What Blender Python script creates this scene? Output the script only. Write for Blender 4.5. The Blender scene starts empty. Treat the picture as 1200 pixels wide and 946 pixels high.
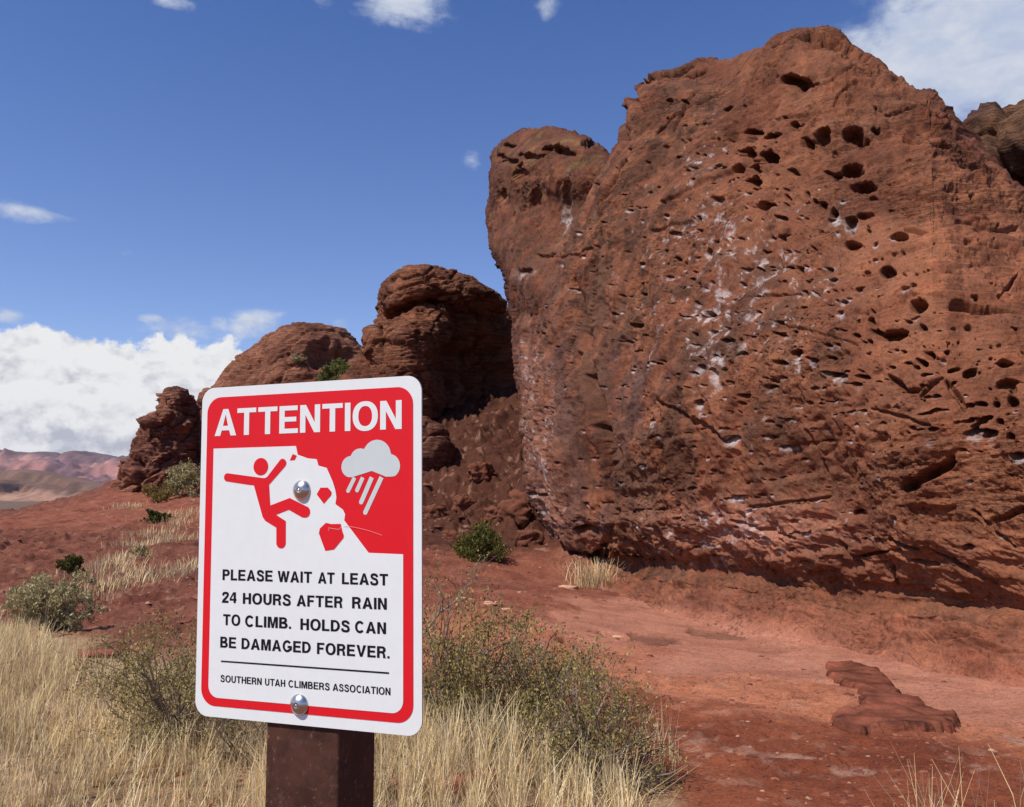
import bpy, math, random
import numpy as np
from mathutils import Matrix, Vector

SC = bpy.context.scene
COL = SC.collection
rng = np.random.default_rng(7)
R_ = math.radians

# ------------------------------------------------------------------ camera
F_PX = 1000.0
EYE = np.array([0.0, 0.0, 1.6])
PITCH = math.atan(102 / 1000)
cam_d = bpy.data.cameras.new("camera")
cam_d.sensor_width = 36
cam_d.lens = 30.0
cam_d.clip_start = 0.05
cam_d.clip_end = 30000
cam = bpy.data.objects.new("camera", cam_d)
COL.objects.link(cam)
cam.location = EYE
cam.rotation_euler = (math.pi / 2 + PITCH, 0, 0)
SC.camera = cam

# ------------------------------------------------------------------ sun, sky
SUN_AZ = R_(-128)      # measured from +Y towards +X
SUN_EL = R_(54)
sd = bpy.data.lights.new("sun", 'SUN')
sd.energy = 4.9
sd.angle = R_(0.55)
sd.color = (1.0, 0.95, 0.88)
so = bpy.data.objects.new("sun", sd)
COL.objects.link(so)
sv = Vector((math.sin(SUN_AZ) * math.cos(SUN_EL), math.cos(SUN_AZ) * math.cos(SUN_EL), math.sin(SUN_EL)))
so.rotation_euler = sv.to_track_quat('Z', 'Y').to_euler()

SC.view_settings.view_transform = 'Standard'
SC.view_settings.look = 'None'
SC.view_settings.exposure = 0.0
SC.view_settings.gamma = 1.0

FWD = np.array([0, math.cos(PITCH), math.sin(PITCH)])
UPV = np.array([0, -math.sin(PITCH), math.cos(PITCH)])


def ray(px, py):
    px = np.asarray(px, float); py = np.asarray(py, float)
    x = (px - 600) / F_PX; u = (473 - py) / F_PX
    return np.stack([x, u * UPV[1] + FWD[1], u * UPV[2] + FWD[2]], -1)


def pt(px, py, Y):
    """the place in the world that stands Y metres ahead, seen from the tripod in direction px, py"""
    r = ray(px, py)
    return EYE + r * (np.asarray(Y, float) / r[..., 1])[..., None]


class NT:
    """tiny node-tree helper"""
    def __init__(s, tree):
        s.t = tree; tree.nodes.clear()

    def n(s, kind, **kw):
        nd = s.t.nodes.new(kind)
        for k, v in kw.items():
            if k.startswith('i_'):
                key = k[2:]
                key = int(key) if key.isdigit() else key.replace('_', ' ')
                s.set(nd.inputs[key], v)
            else:
                setattr(nd, k, v)
        return nd

    def set(s, inp, v):
        if isinstance(v, bpy.types.NodeSocket):
            s.t.links.new(v, inp)
        elif isinstance(v, bpy.types.Node):
            s.t.links.new(v.outputs[0], inp)
        else:
            inp.default_value = v

    def math(s, op, a, b=None, c=None, clamp=False):
        nd = s.t.nodes.new('ShaderNodeMath'); nd.operation = op; nd.use_clamp = clamp
        for i, v in enumerate((a, b, c)):
            if v is not None: s.set(nd.inputs[i], v)
        return nd.outputs[0]

    def ramp(s, f, a, b, c=0.0, d=1.0, smooth=True):
        nd = s.t.nodes.new('ShaderNodeMapRange')
        nd.interpolation_type = 'SMOOTHSTEP' if smooth else 'LINEAR'
        for k, v in zip(('From Min', 'From Max', 'To Min', 'To Max'), (a, b, c, d)): s.set(nd.inputs[k], v)
        s.set(nd.inputs['Value'], f)
        return nd.outputs[0]

    def mix(s, f, a, b, mode='MIX'):
        nd = s.t.nodes.new('ShaderNodeMix'); nd.data_type = 'RGBA'; nd.blend_type = mode
        s.set(nd.inputs[0], f); s.set(nd.inputs[6], a); s.set(nd.inputs[7], b)
        return nd.outputs[2]

    def noise(s, vec, scale, detail=4.0, rough=0.55, dist=0.0):
        nd = s.t.nodes.new('ShaderNodeTexNoise')
        if vec is not None: s.set(nd.inputs['Vector'], vec)
        s.set(nd.inputs['Scale'], scale); s.set(nd.inputs['Detail'], detail)
        s.set(nd.inputs['Roughness'], rough); s.set(nd.inputs['Distortion'], dist)
        return nd.outputs[0]

    def mapping(s, vec, scale=(1, 1, 1), rot=(0, 0, 0), loc=(0, 0, 0)):
        nd = s.t.nodes.new('ShaderNodeMapping')
        s.set(nd.inputs['Vector'], vec); s.set(nd.inputs['Scale'], scale)
        s.set(nd.inputs['Rotation'], rot); s.set(nd.inputs['Location'], loc)
        return nd.outputs[0]


W = bpy.data.worlds.new("World"); SC.world = W; W.use_nodes = True
w = NT(W.node_tree)
sky = w.n('ShaderNodeTexSky', sky_type='NISHITA', sun_disc=False, sun_elevation=SUN_EL, sun_rotation=SUN_AZ,
          altitude=1000, air_density=1.0, dust_density=0.4, ozone_density=2.0)
tc = w.n('ShaderNodeTexCoord')
sp = w.n('ShaderNodeSeparateXYZ', i_0=tc.outputs['Generated'])
AZ = w.math('MULTIPLY', w.math('ARCTAN2', sp.outputs[0], sp.outputs[1]), 57.29578)
EL = w.math('MULTIPLY', w.math('ARCSINE', sp.outputs[2]), 57.29578)
# sky colour: the Nishita sky pulled to the deep polarised blue of the photograph
tone = w.mix(w.ramp(EL, 6, 34, 0, 1, False), (1.22, 1.20, 1.46, 1), (0.66, 0.90, 1.38, 1))
skc = w.mix(1.0, sky.outputs[0], tone, 'MULTIPLY')
# cloud texture on the sphere of directions, squeezed vertically
cv = w.mapping(tc.outputs['Generated'], scale=(1, 1, 2.4))
n1 = w.noise(cv, 7.0, 9.0, 0.62, 0.25)
n2 = w.noise(w.mapping(tc.outputs['Generated'], scale=(1, 1, 2.0), loc=(3.1, 1.7, 0.4)), 16.0, 8.0, 0.6, 0.2)
n3 = w.noise(w.mapping(tc.outputs['Generated'], scale=(1, 1, 1.2), loc=(5, 2, 1)), 26.0, 6.0, 0.6)


def blob(az, el, ra, re):
    a = w.math('DIVIDE', w.math('SUBTRACT', AZ, az), ra)
    e = w.math('DIVIDE', w.math('SUBTRACT', EL, el), re)
    d = w.math('SQRT', w.math('ADD', w.math('MULTIPLY', a, a), w.math('MULTIPLY', e, e)))
    return w.ramp(d, 0.0, 1.25, 1.0, 0.0)


def azel(px, py):
    r = ray(px, py); r = r / np.linalg.norm(r)
    return math.degrees(math.atan2(r[0], r[1])), math.degrees(math.asin(r[2]))


# the bank of cumulus low over the far mountains: a ragged top near 9 degrees, ending behind the rocks
top_n = w.noise(w.mapping(tc.outputs['Generated'], scale=(1, 1, 0.2)), 9.0, 6.0, 0.6)
bank_top = w.math('ADD', w.ramp(AZ, -17.5, -13.5, 9.3, 3.0), w.math('MULTIPLY', w.math('SUBTRACT', top_n, 0.5), 5.0))
bank_edge = w.math('ADD', w.math('SUBTRACT', bank_top, EL), w.math('MULTIPLY', w.math('SUBTRACT', w.noise(w.mapping(tc.outputs['Generated'], scale=(1, 1, 1.2), loc=(2, 2, 2)), 30.0, 8.0, 0.62), 0.5), 3.6))
bank = w.ramp(bank_edge, -0.15, 0.40)
# thin scraps
den = None
for (px, py, ra, re, k) in [(1130, 62, 13.5, 6.4, 1.2), (1190, 40, 9, 5, 0.6), (1000, 20, 4.5, 3.0, .45), (480, 5, 5.5, 2.0, .85), (640, 10, 1.8, 1.6, .6), (378, 3, 1.8, .8, .55), (200, 2, 2.2, .8, .6),
                            (40, 252, 4.2, .85, .72), (150, 296, 1.2, .6, .42), (548, 190, 1.7, 1.3, .52), (12, 371, 1.8, .8, .72),
                            (300, 380, 2.8, 1.6, .72), (215, 386, 3.8, 1.4, .68), (400, 380, 1.6, .8, .6), (255, 380, 1.2, 1.0, .62), (180, 374, 1.6, .6, .6),
                            (-260, 120, 8, 3, .7), (1500, 150, 10, 6, .8), (1800, 300, 12, 4, .8)]:
    a, e = azel(px, py)
    b = w.math('MULTIPLY', blob(a, e, ra, re), k)
    den = b if den is None else w.math('MAXIMUM', den, b)
wn = w.math('ADD', w.math('MULTIPLY', n2, 0.6), w.math('MULTIPLY', n3, 0.4))
wisp = w.ramp(w.math('ADD', w.math('MULTIPLY', den, 0.52), wn), 0.66, 0.96)
wisp = w.math('MULTIPLY', wisp, 0.92)
puff = w.noise(w.mapping(tc.outputs['Generated'], scale=(1, 1, 1.3), loc=(1, 1, .1)), 15.0, 7.0, 0.6, .15)
puff2 = w.noise(w.mapping(tc.outputs['Generated'], scale=(1, 1, 1.3), loc=(1, 1, .113)), 15.0, 7.0, 0.6, .15)
shade = w.math('ADD', w.ramp(w.math('ADD', puff, w.math('MULTIPLY', EL, 0.026)), 0.42, 0.72), w.math('MULTIPLY', w.math('SUBTRACT', puff, puff2), 2.6), clamp=True)
ccol = w.mix(shade, (4.9, 5.1, 5.8, 1), (8.6, 8.6, 8.7, 1))
wcol = w.mix(w.ramp(n2, .35, .7), (5.0, 5.7, 7.3, 1), (6.9, 7.2, 7.9, 1))
c1 = w.mix(wisp, skc, wcol)
c2 = w.mix(bank, c1, ccol)
SKY_S = 0.1
bg = w.n('ShaderNodeBackground', i_Color=c2, i_Strength=SKY_S)
out = w.n('ShaderNodeOutputWorld', i_Surface=bg)

# ------------------------------------------------------------------ numpy noise
_prm = np.random.default_rng(1234)
_P = np.concatenate([_prm.permutation(256)] * 2).astype(np.int32)
_G = _prm.normal(size=(256, 3)).astype(np.float32); _G /= np.linalg.norm(_G, axis=1)[:, None]


def gn(P):
    """gradient noise, P (n,3) -> about -0.7..0.7"""
    P = np.asarray(P, np.float32)
    I = np.floor(P).astype(np.int32); f = P - I; I &= 255
    u = f * f * f * (f * (f * 6 - 15) + 10)
    r = 0
    for dx in (0, 1):
        a = _P[(I[:, 0] + dx) & 255]; wx = u[:, 0] if dx else 1 - u[:, 0]
        for dy in (0, 1):
            b = _P[a + ((I[:, 1] + dy) & 255)]; wy = u[:, 1] if dy else 1 - u[:, 1]
            for dz in (0, 1):
                g = _G[_P[b + ((I[:, 2] + dz) & 255)]]; wz = u[:, 2] if dz else 1 - u[:, 2]
                r = r + (wx * wy * wz) * (g[:, 0] * (f[:, 0] - dx) + g[:, 1] * (f[:, 1] - dy) + g[:, 2] * (f[:, 2] - dz))
    return r


def fbm(P, o=4, g=.5, l=2.03):
    P = np.asarray(P, np.float32); s = 0; a = 1.0
    for i in range(o):
        s = s + a * gn(P + i * 17.3); P = P * l; a *= g
    return s


def ridge(P, o=4, g=.5, l=2.1):
    P = np.asarray(P, np.float32); s = 0; a = 1.0
    for i in range(o):
        s = s + a * (1 - 2.2 * np.abs(gn(P + i * 31.7))); P = P * l; a *= g
    return s


def cell(P):
    """cellular noise: nearest distance, gap to the next, a random number per cell"""
    P = np.asarray(P, np.float32); I = np.floor(P).astype(np.int32); n = len(P)
    f1 = np.full(n, 9., np.float32); f2 = np.full(n, 9., np.float32); idn = np.zeros(n, np.float32)
    for dx in (-1, 0, 1):
        for dy in (-1, 0, 1):
            for dz in (-1, 0, 1):
                J = I + (dx, dy, dz); h = _P[_P[_P[J[:, 0] & 255] + (J[:, 1] & 255)] + (J[:, 2] & 255)]
                c = J + .5 + _G[h] * .45
                d = np.sqrt(((c - P) ** 2).sum(1)); a = d < f1
                f2 = np.where(a, f1, np.minimum(f2, d)); idn = np.where(a, h / 255., idn); f1 = np.where(a, d, f1)
    return f1, f2 - f1, idn


def sstep(x, a, b):
    t = np.clip((x - a) / (b - a), 0, 1); return t * t * (3 - 2 * t)


# ------------------------------------------------------------------ object helpers
def props(o, label=None, cat=None, group=None, kind=None):
    if label: o['label'] = label
    if cat: o['category'] = cat
    if group: o['group'] = group
    if kind: o['kind'] = kind
    return o


def mesh_from(name, V, Fc, mat=None, smooth=True, colors=None, attrs=None):
    V = np.asarray(V, np.float32); Fc = np.asarray(Fc, np.int32)
    me = bpy.data.meshes.new(name)
    k = Fc.shape[1]
    me.vertices.add(len(V)); me.vertices.foreach_set('co', V.ravel())
    me.loops.add(Fc.size); me.loops.foreach_set('vertex_index', Fc.ravel())
    me.polygons.add(len(Fc))
    me.polygons.foreach_set('loop_start', np.arange(0, Fc.size, k, dtype=np.int32))
    me.polygons.foreach_set('loop_total', np.full(len(Fc), k, np.int32))
    me.polygons.foreach_set('use_smooth', np.full(len(Fc), smooth))
    me.update(calc_edges=True)
    if colors is not None:
        a = me.color_attributes.new('tint', 'FLOAT_COLOR', 'POINT')
        c = np.ones((len(V), 4), np.float32); c[:, :3] = colors
        a.data.foreach_set('color', c.ravel())
    if attrs:
        for nm, v in attrs.items():
            a = me.attributes.new(nm, 'FLOAT', 'POINT'); a.data.foreach_set('value', np.asarray(v, np.float32))
    if mat: me.materials.append(mat)
    return me


def obj(name, me, parent=None, loc=None):
    o = bpy.data.objects.new(name, me); COL.objects.link(o)
    if parent: o.parent = parent
    if loc is not None: o.location = loc
    return o


def empty(name, loc, label, cat, group=None, rz=0.0):
    o = bpy.data.objects.new(name, None); COL.objects.link(o)
    o.location = loc; o.rotation_euler = (0, 0, rz); o.empty_display_size = .2
    return props(o, label, cat, group)


def grid_faces(nr, nc):
    i = np.arange(nr - 1)[:, None] * nc + np.arange(nc - 1)[None, :]
    i = i.ravel()
    return np.stack([i, i + 1, i + nc + 1, i + nc], 1)


def grid_normals(P):
    du = np.gradient(P, axis=1); dv = np.gradient(P, axis=0)
    n = np.cross(du, dv); n /= np.linalg.norm(n, axis=2)[..., None] + 1e-9
    return n


# ------------------------------------------------------------------ materials
def new_mat(name):
    m = bpy.data.materials.new(name); m.use_nodes = True
    return m, NT(m.node_tree)


def flat_mat(name, col, rough=.5, metal=0.0, bump=0.0, spec=.5):
    m, t = new_mat(name)
    tcn = t.n('ShaderNodeTexCoord')
    nz = t.noise(tcn.outputs['Object'], 60.0, 4.0)
    c = t.mix(t.ramp(nz, .3, .7), tuple(x * .985 for x in col) + (1,), tuple(min(1, x * 1.01) for x in col) + (1,))
    b = t.n('ShaderNodeBsdfPrincipled', i_Base_Color=c, i_Roughness=rough, i_Metallic=metal)
    t.set(b.inputs['Specular IOR Level'], spec)
    if bump:
        t.set(b.inputs['Normal'], t.n('ShaderNodeBump', i_Strength=bump, i_Distance=.001, i_Height=nz))
    t.n('ShaderNodeOutputMaterial', i_Surface=b)
    return m


def rock_mat(name, scale=1.0, bump=.5, streak=0.0, strata=0.5, fine=1.0, tilt=0.0, mott=1.0, pits=0.0, lines=0.0, usebed=False):
    m, t = new_mat(name)
    g = t.n('ShaderNodeTexCoord').outputs['Object']
    vc = t.n('ShaderNodeAttribute', attribute_name='tint').outputs['Color']
    big = t.noise(g, .9 * scale, 6, .6, .4)
    med = t.noise(g, 5.0 * scale, 6, .65, .3)
    sml = t.noise(g, 34.0 * scale, 5, .7)
    bed = t.n('ShaderNodeAttribute', attribute_name='bed').outputs['Fac'] if usebed else 1.0
    lay = t.noise(t.mapping(g, scale=(1, 1, 9), rot=(tilt, tilt * .6, 0)), 2.2 * scale, 6, .62, .5)
    c = t.mix(t.ramp(big, .35, .68, 0, .55 * mott), vc, t.mix(1.0, vc, (.62, .52, .50, 1), 'MULTIPLY'))
    c = t.mix(t.ramp(med, .42, .72, 0, .6 * mott), c, t.mix(1.0, c, (1.32, 1.22, 1.12, 1), 'MULTIPLY'))
    c = t.mix(t.math('MULTIPLY', t.ramp(lay, .46, .62, 0, .55 * strata), bed), c, t.mix(1.0, c, (.66, .58, .55, 1), 'MULTIPLY'))
    c = t.mix(t.ramp(sml, .35, .6, .45 * fine, 0), c, t.mix(1.0, c, (.5, .42, .40, 1), 'MULTIPLY'))
    c = t.mix(t.ramp(sml, .58, .75, 0, .4 * fine), c, t.mix(1.0, c, (1.5, 1.4, 1.3, 1), 'MULTIPLY'))
    if streak:
        st = t.noise(t.mapping(g, scale=(3.2, 3.2, .22)), 1.6 * scale, 5, .6, .2)
        c = t.mix(t.ramp(st, .54, .66, 0, streak), c, t.mix(1.0, c, (.50, .50, .56, 1), 'MULTIPLY'))
    pit = t.ramp(t.noise(t.mapping(g, scale=(1, 1, 1.7), loc=(4, 2, 7)), 13.0 * scale, 3, .55, .6), .57, .66)
    c = t.mix(t.math('MULTIPLY', pit, .55 * pits), c, t.mix(1.0, c, (.34, .27, .25, 1), 'MULTIPLY'))
    ln = t.noise(t.mapping(g, scale=(.8, .8, 17), rot=(tilt, tilt * .6, 0), loc=(1, 5, 2)), 1.3 * scale, 5, .6, 1.0)
    line = t.math('MULTIPLY', t.ramp(ln, .47, .495), t.ramp(ln, .53, .505))
    line = t.math('MULTIPLY', t.math('MULTIPLY', line, lines), bed)
    c = t.mix(t.math('MULTIPLY', line, .75), c, t.mix(1.0, c, (.35, .28, .25, 1), 'MULTIPLY'))
    hh = t.math('SUBTRACT', t.math('ADD', t.math('MULTIPLY', med, .6), t.math('ADD', t.math('MULTIPLY', sml, .22), t.math('MULTIPLY', t.math('MULTIPLY', lay, .55 * strata), bed))), t.math('ADD', t.math('MULTIPLY', pit, .5 * pits), t.math('MULTIPLY', line, .35)))
    if usebed: bump = t.math('MULTIPLY', t.n('ShaderNodeAttribute', attribute_name='rg').outputs['Fac'], bump, clamp=True)
    bp = t.n('ShaderNodeBump', i_Strength=bump, i_Distance=.09 / scale, i_Height=hh)
    b = t.n('ShaderNodeBsdfPrincipled', i_Base_Color=c, i_Roughness=.93, i_Normal=bp)
    t.set(b.inputs['Specular IOR Level'], .18)
    t.n('ShaderNodeOutputMaterial', i_Surface=b)
    return m


M_CLIFF = rock_mat('pocketed sandstone', 1.0, .8, .5, .8, 1.2, .12, mott=1.45, pits=.9, lines=.4, usebed=True)
M_ROCK = rock_mat('layered sandstone', .55, .7, .15, .9, .9, .06, pits=.5, lines=1.0)
M_GROUND = rock_mat('slickrock and soil', 1.6, .7, 0, .15, 1.3, pits=.45, mott=1.2)
M_STONE = rock_mat('loose stone', 6.0, .4, 0, .3, .8)
M_HILL = rock_mat('far hillside', .012, .3, 0, .4, .7)
M_SLAB = rock_mat('dark slab', 2.4, .7, 0, .9, .8, mott=.6)


def leaf_mat(name, rough=.75, trans=.25):
    m, t = new_mat(name)
    vc = t.n('ShaderNodeAttribute', attribute_name='tint').outputs['Color']
    d = t.n('ShaderNodeBsdfDiffuse', i_Color=vc)
    tr = t.n('ShaderNodeBsdfTranslucent', i_Color=vc)
    mx = t.n('ShaderNodeMixShader', i_0=trans)
    t.set(mx.inputs[1], d.outputs[0]); t.set(mx.inputs[2], tr.outputs[0])
    t.n('ShaderNodeOutputMaterial', i_Surface=mx)
    return m


M_LEAF = leaf_mat('leaves')
M_GRASS = leaf_mat('dry grass', trans=.3)
M_TWIG = leaf_mat('twigs', trans=0.0)

# ------------------------------------------------------------------ cliff plane in plan
CP0 = np.array([.87, 19.4]); CDIR = np.array([.362, -.932]); CN = np.array([-.932, -.362]); CC = -7.83


def cliff_Y(px, off):
    """distance ahead of the cliff face moved outward (towards us) by off metres"""
    k = (px - 600) / F_PX / 1.0
    return (-CC - off) / (.932 * k + .362)


# ------------------------------------------------------------------ terrain height
_cp = [(-7, -7, 0), (7, -7, .1), (0, -9, 0), (-3, 0, 0), (3, 0, 0), (0, 2.5, -.02), (-6, 2, .05), (6, 2, .1), (9, 4, .4), (-12, -3, 0), (12, -4, .5)]
_pp = [(0, 946, 4.35), (300, 946, 4.35), (600, 946, 4.3), (900, 946, 4.4), (1200, 946, 4.4), (0, 850, 5.9), (0, 760, 9.3), (100, 742, 11), (0, 700, 14.6), (0, 650, 20.5),
       (0, 620, 27), (0, 605, 34), (60, 593, 36), (120, 574, 36.5), (160, 562, 37), (235, 555, 38), (100, 690, 14.6), (200, 700, 13.4), (200, 640, 20), (230, 600, 27.5), (300, 560, 36),
       (360, 760, 8.6), (500, 760, 8.7), (500, 700, 12.6), (500, 650, 18.5), (500, 600, 26), (560, 640, 21.5), (560, 600, 25.5), (560, 560, 28), (560, 515, 31.5), (610, 520, 32), (500, 520, 33), (400, 500, 42), (600, 640, 21.5),
       (640, 660, 19), (640, 700, 14), (700, 740, 11.2), (650, 800, 7.9), (700, 900, 5.2), (700, 692, 16.6), (760, 707, 14.9), (830, 727, 13.3), (900, 738, 12.0), (1000, 757, 10.4), (1100, 777, 9.2), (1190, 790, 8.45),
       (900, 800, 8.2), (1050, 852, 6.2), (800, 850, 6.4), (1200, 900, 5.1), (1300, 830, 6.9)]
for a in _pp:
    q = pt(*a); _cp.append(tuple(q))
_cp += [(3.5, 21, .8), (7, 18, 1), (9, 9, .5), (0, 36, 5.5), (6, 34, 4), (-10, 46, 4.0), (-5, 48, 5), (-32, 46, -1.5), (-22, 52, -1.0), (-40, 70, -7), (-18, 75, -5), (10, 75, -3), (40, 75, -6), (25, 20, 0), (25, 0, .5), (-25, 5, .1), (-25, 20, .3), (-20, -20, 0), (20, -20, .5)]
_cp = np.array(_cp, float)


def _tps(r2):
    return np.where(r2 > 1e-9, .5 * r2 * np.log(np.maximum(r2, 1e-9)), 0)


def _fit(X, z, lam=.02):
    n = len(X); d = ((X[:, None] - X[None]) ** 2).sum(2)
    K = _tps(d) + lam * np.eye(n); Pm = np.c_[np.ones(n), X]
    A = np.zeros((n + 3, n + 3)); A[:n, :n] = K; A[:n, n:] = Pm; A[n:, :n] = Pm.T
    return np.linalg.solve(A, np.r_[z, 0, 0, 0])


_tw = _fit(_cp[:, :2], _cp[:, 2])


def base_z(x, y):
    x = np.asarray(x, float).ravel(); y = np.asarray(y, float).ravel()
    z = np.zeros(len(x)); X = _cp[:, :2]
    for s in range(0, len(x), 60000):
        a = x[s:s + 60000]; b = y[s:s + 60000]
        d = (a[:, None] - X[:, 0]) ** 2 + (b[:, None] - X[:, 1]) ** 2
        z[s:s + 60000] = _tps(d) @ _tw[:-3] + _tw[-3] + _tw[-2] * a + _tw[-1] * b
    r = np.hypot(x, y)
    far = -6 - 17 * sstep(r, 60, 420) + 60 * np.clip((r - 1500) / 6000, 0, 2) ** 1.3
    k = sstep(r, 48, 85)
    return z * (1 - k) + far * k


def ghit(px, py):
    """where a line of sight meets the ground"""
    r = ray(px, py); r = r / r[1]
    Y = np.geomspace(2.0, 60, 700)
    P = EYE + r[None] * Y[:, None]
    dz = P[:, 2] - base_z(P[:, 0], P[:, 1])
    i = np.argmax(dz < 0) if (dz < 0).any() else len(Y) - 1
    if i == 0: return P[0]
    t = dz[i - 1] / (dz[i - 1] - dz[i] + 1e-9)
    return P[i - 1] * (1 - t) + P[i] * t


# control tints spread over the ground: (direction of sight, colour, roughness of relief)
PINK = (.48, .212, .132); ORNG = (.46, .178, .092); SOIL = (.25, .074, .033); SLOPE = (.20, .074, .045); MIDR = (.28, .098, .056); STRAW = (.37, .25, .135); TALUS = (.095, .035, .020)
_cc = [(700, 745, PINK, .15), (800, 742, PINK, .1), (900, 765, PINK, .1), (1000, 785, PINK, .1), (1150, 815, PINK, .12), (850, 785, PINK, .2), (1185, 840, PINK, .2), (760, 722, PINK, .15),
       (600, 770, ORNG, .35), (560, 745, ORNG, .35), (800, 808, ORNG, .45), (900, 822, ORNG, .5), (690, 780, ORNG, .4), (1185, 862, ORNG, .4), (640, 745, ORNG, .4),
       (850, 930, SOIL, .45), (1000, 930, SOIL, .5), (1150, 930, SOIL, .5), (800, 875, SOIL, .5), (900, 868, SOIL, .5), (1080, 890, SOIL, .5), (740, 850, SOIL, .5),
       (0, 605, SLOPE, 1), (0, 640, SLOPE, 1), (60, 640, SLOPE, 1), (110, 600, MIDR, .6), (150, 700, SLOPE, .9), (200, 705, SLOPE, .9), (60, 700, SLOPE, 1), (220, 745, SLOPE, .8), (150, 610, MIDR, .6), (200, 650, SLOPE, .8), (0, 690, SLOPE, 1),
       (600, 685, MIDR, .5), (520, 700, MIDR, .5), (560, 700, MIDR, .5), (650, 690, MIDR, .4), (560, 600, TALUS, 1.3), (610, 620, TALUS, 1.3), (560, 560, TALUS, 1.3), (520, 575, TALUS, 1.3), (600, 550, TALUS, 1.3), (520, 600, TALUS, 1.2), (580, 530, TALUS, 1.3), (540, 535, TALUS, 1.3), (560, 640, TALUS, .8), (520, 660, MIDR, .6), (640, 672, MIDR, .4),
       (0, 800, STRAW, .5), (100, 830, STRAW, .5), (200, 890, STRAW, .5), (100, 930, STRAW, .5), (0, 900, STRAW, .5), (500, 910, STRAW, .5), (600, 930, STRAW, .5), (700, 935, STRAW, .5), (40, 770, STRAW, .5), (300, 900, STRAW, .5)]
_cq = np.array([list(ghit(a, b)[:2]) for a, b, _, _ in _cc])
_cv = np.array([list(c) + [q] for _, _, c, q in _cc])
_cl = np.stack([np.arctan2(_cq[:, 0], _cq[:, 1]) * 2.2, np.log(np.hypot(_cq[:, 0], _cq[:, 1])) * 1.6], 1)


def ground_tint(x, y):
    wx = fbm(np.stack([x * .9, y * .9, x * 0 + 5], 1), 4) * .16
    wy = fbm(np.stack([x * .9, y * .9, x * 0 + 15], 1), 4) * .16
    q = np.stack([np.arctan2(x, y) * 2.2 + wx, np.log(np.hypot(x, y) + .01) * 1.6 + wy], 1)
    num = np.zeros((len(x), 4)); den = np.zeros(len(x)) + 1e-6
    for c, v in zip(_cl, _cv):
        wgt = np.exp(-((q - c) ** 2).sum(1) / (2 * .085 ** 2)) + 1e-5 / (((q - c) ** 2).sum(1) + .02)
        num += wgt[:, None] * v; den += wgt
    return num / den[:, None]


# potholes and hollows in the slickrock: plan centre, half sizes, depth
HOLES = []
for (px, py, rx, ry, dep) in [(842, 744, .42, .55, .05), (766, 751, .36, .55, .045), (735, 752, .12, .3, .05), (712, 746, .2, .3, .08), (676, 757, .26, .22, .18), (635, 741, .3, .12, .13), (612, 733, .3, .3, .05), (905, 762, .3, .35, .012), (800, 800, .12, .08, .03), (855, 801, .12, .06, .03), (930, 822, .25, .06, .03)]:
    g = ghit(px, py); HOLES.append((g[0], g[1], rx, ry, dep))


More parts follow.
